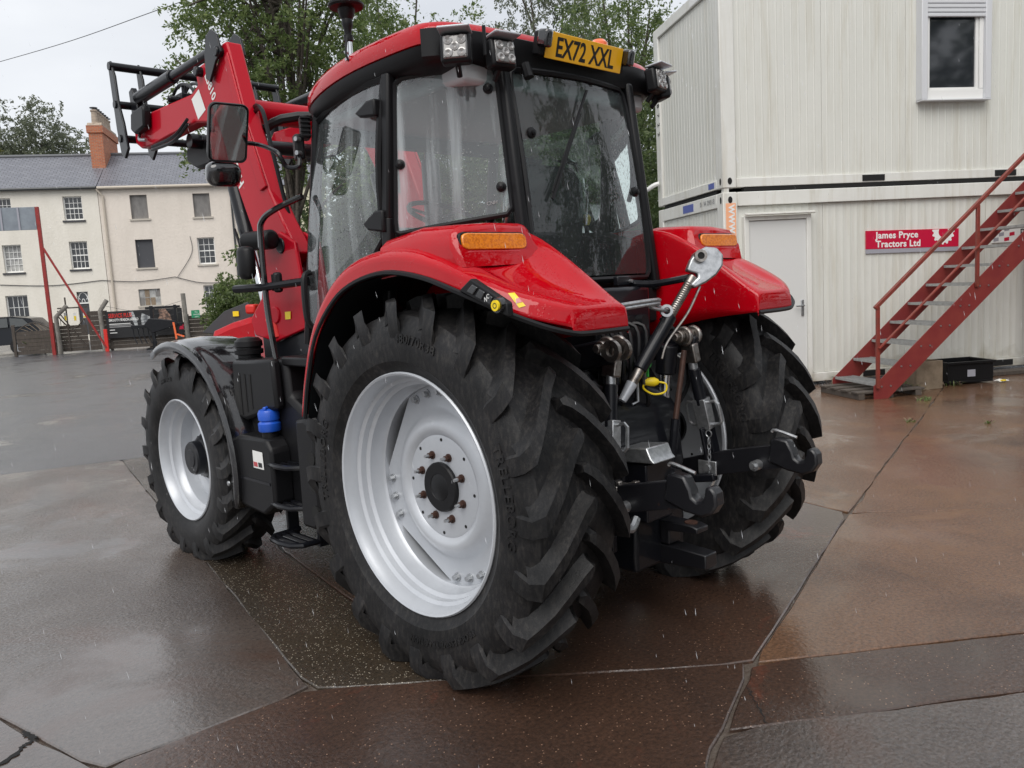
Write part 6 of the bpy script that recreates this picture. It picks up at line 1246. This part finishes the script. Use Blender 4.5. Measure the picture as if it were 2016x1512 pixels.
# red mowers parked by the bush
def gthing(px, py, dist, name, label, cat): g = dep(px, py, dist); return tag(empty(name, (g[0], g[1], 0), -R_(50)), label, cat), g[2]
rm, z_ = gthing(478, 640, 16, 'red_mower', 'red mowing machine with a slanted dark guard parked beside the shrub', 'mower')
rows = []
for x_, zt_, hw_ in ((-.62, .92, .1), (-.5, 1.06, .26), (-.1, 1.20, .32), (.4, 1.32, .32), (.75, 1.34, .30)): rows.append([(x_, -hw_, .75), (x_, -hw_, zt_ - .12), (x_, -hw_ * .7, zt_), (x_, hw_ * .7, zt_), (x_, hw_, zt_ - .12), (x_, hw_, .75)])
mb = MB().grid(rows); mb.f += [tuple(range(6)), tuple(range(24, 30))]; mb.m += [0, 0]; mb.obj('hood', 'red_paint', rm, .02)
MB().add([(-.95, .2, 1.02), (-.45, .2, 1.42), (.05, .2, 1.58), (.2, .2, 1.30), (-.7, .2, .98), (-.95, .26, 1.02), (-.45, .26, 1.42), (.05, .26, 1.58), (.2, .26, 1.30), (-.7, .26, .98)], [(0, 1, 2, 3, 4), (5, 6, 7, 8, 9)] + [(i, (i + 1) % 5, 5 + (i + 1) % 5, 5 + i) for i in range(5)]).obj('guard_panel', 'sill_dark', rm, .01)
MB().box((.28, -.1, 1.44), (.20, .3, .18)).obj('gearbox', 'bright_red', rm, .04); MB().box((-.2, .18, 1.36), (.12, .02, .10)).obj('warning_sticker', 'yellow', rm)
for x_ in (-.55, .75): wq = MB().lathe([(-.12, .2), (-.12, .38), (-.07, .42), (.07, .42), (.12, .38), (.12, .2)], (x_, -.45, .42), (0, 1, 0), 24).obj('wheel', 'tyre_rubber', rm); MB().lathe([(-.10, .2), (-.05, .1), (-.08, .001)], (x_, -.45, .42), (0, 1, 0), 20).obj('rim', 'bright_red', wq)
MB().span((-.8, -.3, .35), (.9, .3, .74)).obj('frame', 'black_paint', rm, .03); MB().box((-.9, -.32, .80), (.10, .03, .14)).obj('tail_lamp', 'tail_red', rm); MB().box((-.72, -.33, .92), (.12, .03, .06)).obj('number_tag', 'sticker_white', rm)
MB().tube([(.62 + .22 * math.cos(t), -.36, 1.02 + .28 * math.sin(t)) for t in np.linspace(0, 2 * np.pi, 22, endpoint=False)], .02, 6, closed=True).obj('belt_wheel', 'grey_panel', rm)

# overhead line
p0, p1 = dep(-60, 138, 34), dep(420, -18, 24); ol = MB().tube(cat_([p0, (p0 + p1) / 2 - np.array([0, 0, .12]), p1, p1 + (p1 - p0)], 8), .012, 5).obj('overhead_line', 'wire'); tag(ol, 'thin overhead wire crossing the sky at the upper left', 'wire')

# ------------------------------------------------------------------ trees and plants
def fast(name, V, nper, m, parent=None):
    n = len(V) // nper; me = bpy.data.meshes.new(name); me.vertices.add(len(V)); me.vertices.foreach_set('co', V.astype(np.float32).ravel()); me.loops.add(len(V)); me.loops.foreach_set('vertex_index', np.arange(len(V), dtype=np.int32))
    me.polygons.add(n); me.polygons.foreach_set('loop_start', np.arange(0, len(V), nper, dtype=np.int32)); me.update(calc_edges=True); me.validate(); me.materials.append(M[m]); o = link(name, me, parent); return o
def leaves(cent, n_per, sig, size, g, droop=0.):
    """leaf blades set along short twigs that fan out of each clump"""
    nt_ = 5; k = len(cent) * nt_; m_ = max(4, n_per // nt_); tw = g.normal(0, 1, (k, 3)); tw[:, 2] = tw[:, 2] * .6 - droop * .6; tw /= np.linalg.norm(tw, axis=1)[:, None]
    org = np.repeat(cent, nt_, 0) + g.normal(0, sig * .5, (k, 3)); ln = sig * g.uniform(1.2, 2.6, k)
    O_ = np.repeat(org, m_, 0); D = np.repeat(tw, m_, 0); Ln = np.repeat(ln, m_); n = len(O_); t = g.random(n); C_ = O_ + D * (t * Ln)[:, None] + g.normal(0, 1, (n, 3)) * (sig * .13); C_[:, 2] -= (t ** 2) * Ln * .35
    a = D + g.normal(0, .75, (n, 3)); a[:, 2] -= droop * .5; a /= np.linalg.norm(a, axis=1)[:, None]; b = g.normal(0, 1, (n, 3)); b[:, 2] *= .5; b -= a * (a * b).sum(1)[:, None]; b /= np.linalg.norm(b, axis=1)[:, None]
    s = (size * g.uniform(.6, 1.35, n))[:, None]; w = s * .45
    Q = np.stack([C_ - a * s * .5, C_ + b * w * .5 - a * s * .05, C_ + a * s * .5, C_ - b * w * .5 - a * s * .05], 1); return Q.reshape(-1, 3)
def tree(name, label, base, H, cz, rad, m, ncl, nper, size, seed, sig=.34, trunk=.2, cat='tree', group=None, limbs=9, hollow=.45, droop=.2):
    g = np.random.default_rng(seed); t = tag(empty(name, (base[0], base[1], 0)), label, cat, group)
    d = g.normal(0, 1, (ncl, 3)); d /= np.linalg.norm(d, axis=1)[:, None]; r = hollow + (1 - hollow) * g.random(ncl) ** .6
    lob = 1 + .28 * np.sin(3 * np.arctan2(d[:, 1], d[:, 0]) + seed) * np.cos(4 * d[:, 2] + seed * 2) + g.normal(0, .10, ncl)
    cent = d * (r * lob)[:, None] * np.array([rad[0], rad[1], rad[2]]) + np.array([0, 0, cz]); cent = cent[cent[:, 2] > .3]
    c = fast('crown', leaves(cent, nper, sig, size, g, droop), 4, m, t); c['kind'] = 'stuff'
    mb = MB(); pts = [np.array([0, 0, 0.]), np.array([g.normal(0, .08), g.normal(0, .08), cz * .35]), np.array([g.normal(0, .2), g.normal(0, .2), cz * .75]), np.array([g.normal(0, .3), g.normal(0, .3), cz + rad[2] * .55])]
    P = cat_(pts, 4); mb.tube(P, list(np.linspace(trunk, trunk * .2, len(P))), 9); idx = g.choice(len(cent), min(limbs, len(cent)), replace=False)
    for i in idx:
        k = int(g.uniform(.3, .9) * (len(P) - 1)); q = cent[i]; mb.tube(cat_([P[k], (P[k] + q) / 2 + np.array([0, 0, .25]), q], 3), list(np.linspace(trunk * .35, .015, 7)), 6)
    mb.obj('trunk', 'bark', t, ang=60); return t
def at(px, py, dist): return dep(px, py, dist)
b = at(560, 150, 15); tree('ash_tree', 'tall open-crowned green tree rising behind the loader and cab', b, 10, 6.7, (1.8, 2.1, 2.9), 'leaf_mid', 330, 150, .08, 3, sig=.23, hollow=.2, limbs=60, trunk=.11)
b = at(760, 120, 18); tree('ash_tree', 'leafy green tree behind the left half of the cab roof', b, 9, 5.3, (1.7, 2.0, 3.1), 'leaf_mid', 340, 140, .08, 5, sig=.26, trunk=.13, hollow=.3, limbs=30)
b = at(1085, 40, 24); tree('gum_tree', 'grey-green thin-leaved tree behind the number plate', b, 11, 6.2, (2.6, 2.6, 4.6), 'leaf_grey', 380, 150, .095, 8, sig=.30, droop=1.0, limbs=34, hollow=.3)
b = at(1235, 120, 21); tree('broadleaf_tree', 'dark green tree squeezed between the cab and the cabins', b, 11, 5.2, (1.9, 2.3, 4.6), 'leaf_mid', 420, 150, .085, 11, sig=.30, limbs=30)
lowl = ('dense dark evergreen behind the door glass', 'dense dark evergreen seen through the quarter window', 'dense dark evergreen seen through the rear window', 'dense dark evergreen behind the right cab post')
for k, (px_, d_, rz_) in enumerate(((700, 19, 2.1), (800, 20, 2.7), (980, 19, 3.3), (1170, 17, 3.4))):
    b = at(px_, 400, d_); tree('evergreen_tree', lowl[k], b, 5, rz_ * .95, (2.3, 2.3, rz_), 'leaf_dark', 360, 130, .10, 20 + k, sig=.33, group='evergreens behind the tractor', limbs=10)
b = at(600, 420, 22); tree('evergreen_tree', 'light green tree beside the loader post, left of the cab', b, 6, 2.2, (1.1, 1.5, 2.3), 'leaf_mid', 120, 90, .14, 31, sig=.3, limbs=10)
b = at(72, 260, 74); tree('oak_tree', 'large distant round tree behind the terrace roofs', b, 20, 13.2, (5.2, 5, 6.4), 'leaf_grey', 380, 140, .27, 41, sig=.75, trunk=.5, limbs=24)
b = at(-8, 290, 66); tree('maple_tree', 'yellow-green tree at the far left edge behind the roof', b, 14, 10.4, (3.0, 3, 3.6), 'leaf_yellow', 110, 90, .4, 43, sig=.6, trunk=.4, limbs=14)
b = at(478, 580, 30); tree('shrub', 'broad green shrub in front of the houses, left of the loader post', b, 3, 1.45, (1.15, 1.2, 1.15), 'leaf_mid', 150, 130, .11, 51, sig=.22, trunk=.1, cat='shrub', limbs=14)
b = at(85, 672, 31.2); tree('shrub', 'small low green shrub growing against the trellis fence', b, 1, .35, (.75, .3, .35), 'leaf_mid', 40, 60, .10, 53, sig=.12, trunk=.03, cat='shrub', limbs=4)
# trees behind the viewer that the rear window mirrors
for k, (x_, y_, hh) in enumerate(((8.5, -10.5, 6.2), (12.5, -8.5, 5.2))): tree('yard_tree', ('tall dark tree mirrored in the rear window', 'broad dark tree mirrored at the right edge of the rear window')[k], (x_, y_), 12, hh, (2.4, 2.4, hh - .4), 'leaf_dark', 220, 70, .22, 61 + k, sig=.4, group='trees behind the viewer', limbs=14)
# weeds at the foot of the stairs and in the joints
def weed(px, py, n, h, lab, seed, dry=.4):
    g = np.random.default_rng(seed); p = G(px, py); w = tag(empty('weed_clump', (p[0], p[1], .001)), lab, 'weed', 'weeds in the yard'); mb = MB(); mb2 = MB()
    for k in range(n):
        a = g.uniform(0, 6.28); l = h * g.uniform(.5, 1.2); o0 = g.normal(0, h * .35, 3) * np.array([1, 1, 0]); d = np.array([math.cos(a) * .7, math.sin(a) * .7, g.uniform(.3, 1)]); s_ = np.array([-math.sin(a), math.cos(a), 0]) * .006
        V = [o0 - s_, o0 + s_, o0 + d * l * .5 + s_ * 1.2, o0 + d * l + np.array([0, 0, -.3 * l]), o0 + d * l * .5 - s_ * 1.2]; (mb2 if g.random() < dry else mb).add(V, [(0, 1, 2, 4), (2, 3, 4)])
    mb.obj('blades', 'leaf_mid', w, ang=0, fix=False)['kind'] = 'stuff'
    if mb2.v: mb2.obj('dry_stems', 'timber_light', w, ang=0, fix=False)['kind'] = 'stuff'
weed(1795, 772, 90, .22, 'straggly weeds and dry stems beside the stair foot', 3, .5); weed(1822, 788, 30, .10, 'small green weed in the slab joint below the stair foot', 4, .1); weed(1660, 755, 70, .25, 'dry brown weeds under the lowest tread', 5, .7); weed(1790, 830, 18, .07, 'tiny weed further down the slab joint', 6, .3); weed(1945, 833, 14, .06, 'tiny moss tuft alone on the brown concrete', 7, .2); weed(1870, 758, 60, .16, 'weeds in front of the black crate', 8, .5)
# falling rain
m = mat('rain_water', (.9, .92, .95), .1, spec=.8); nt = m.node_tree; p = nt.nodes['Principled BSDF']; p.inputs['Alpha'].default_value = .38
n = 2600; d_ = 2.0 + 10 * rng.random(n) ** .8; px_ = rng.uniform(-60, 2076, n); py_ = rng.uniform(-60, 1560, n)
P = CAM + d_[:, None] * (FW + np.outer((px_ - 1008) / FPX, RT) + np.outer((756 - py_) / FPX, UP)); keep = P[:, 2] > .03; P = P[keep]; n = len(P)
ln = rng.uniform(.006, .016, n)[:, None]; rd = rng.uniform(.0006, .0011, n)[:, None]; ax = np.array([.10, -.12, -1.]) + rng.normal(0, .04, (n, 3)); ax /= np.linalg.norm(ax, axis=1)[:, None]
e1 = np.cross(ax, [1, 0, 0]); e1 /= np.linalg.norm(e1, axis=1)[:, None]; e2 = np.cross(ax, e1); top, bot = P - ax * ln, P + ax * ln; c_ = P + ax * ln * .3
R3 = [c_ + rd * (math.cos(t) * e1 + math.sin(t) * e2) for t in (0, 2.094, 4.189)]
tri = []
for i in range(3): j = (i + 1) % 3; tri += [np.stack([top, R3[i], R3[j]], 1), np.stack([bot, R3[j], R3[i]], 1)]
V = np.stack(tri, 1).reshape(-1, 3); o = fast('rain', V, 3, 'rain_water'); tag(o, 'falling raindrops in the air of the yard', 'rain', kind='stuff')
# unseen shed added behind the viewer to shade rear faces and darken reflections
ws = tag(empty('shade_shed', (5.0, -17.5, 0), R_(180)), 'long dark clad shed added unseen behind the viewer for shade', 'shed')
mat('shed_cladding', (.06, .075, .07), .6, noise=(2, (.045, .055, .05), .4, .7))
for k in range(16): MB().prism([(-11 + k * 1.4, 0), (-11 + k * 1.4, -.06), (-10.4 + k * 1.4, -.06), (-10.35 + k * 1.4, -.02), (-9.65 + k * 1.4, -.02), (-9.6 + k * 1.4, 0)], 'z', 0.1, 5.4).obj('cladding_panel', 'shed_cladding', ws)
MB().span((-11, .001, .0), (11.4, 9, 5.35)).obj('hall', 'shed_cladding', ws)
MB().prism([(-.3, 5.4), (4.5, 6.6), (9.3, 5.4)], 'x', -11.2, 11.6).obj('roof', 'lead', ws)
MB().span((-1.2, -.02, .02), (-.2, .12, 4.2)).obj('door_strip', 'white_paint', ws)
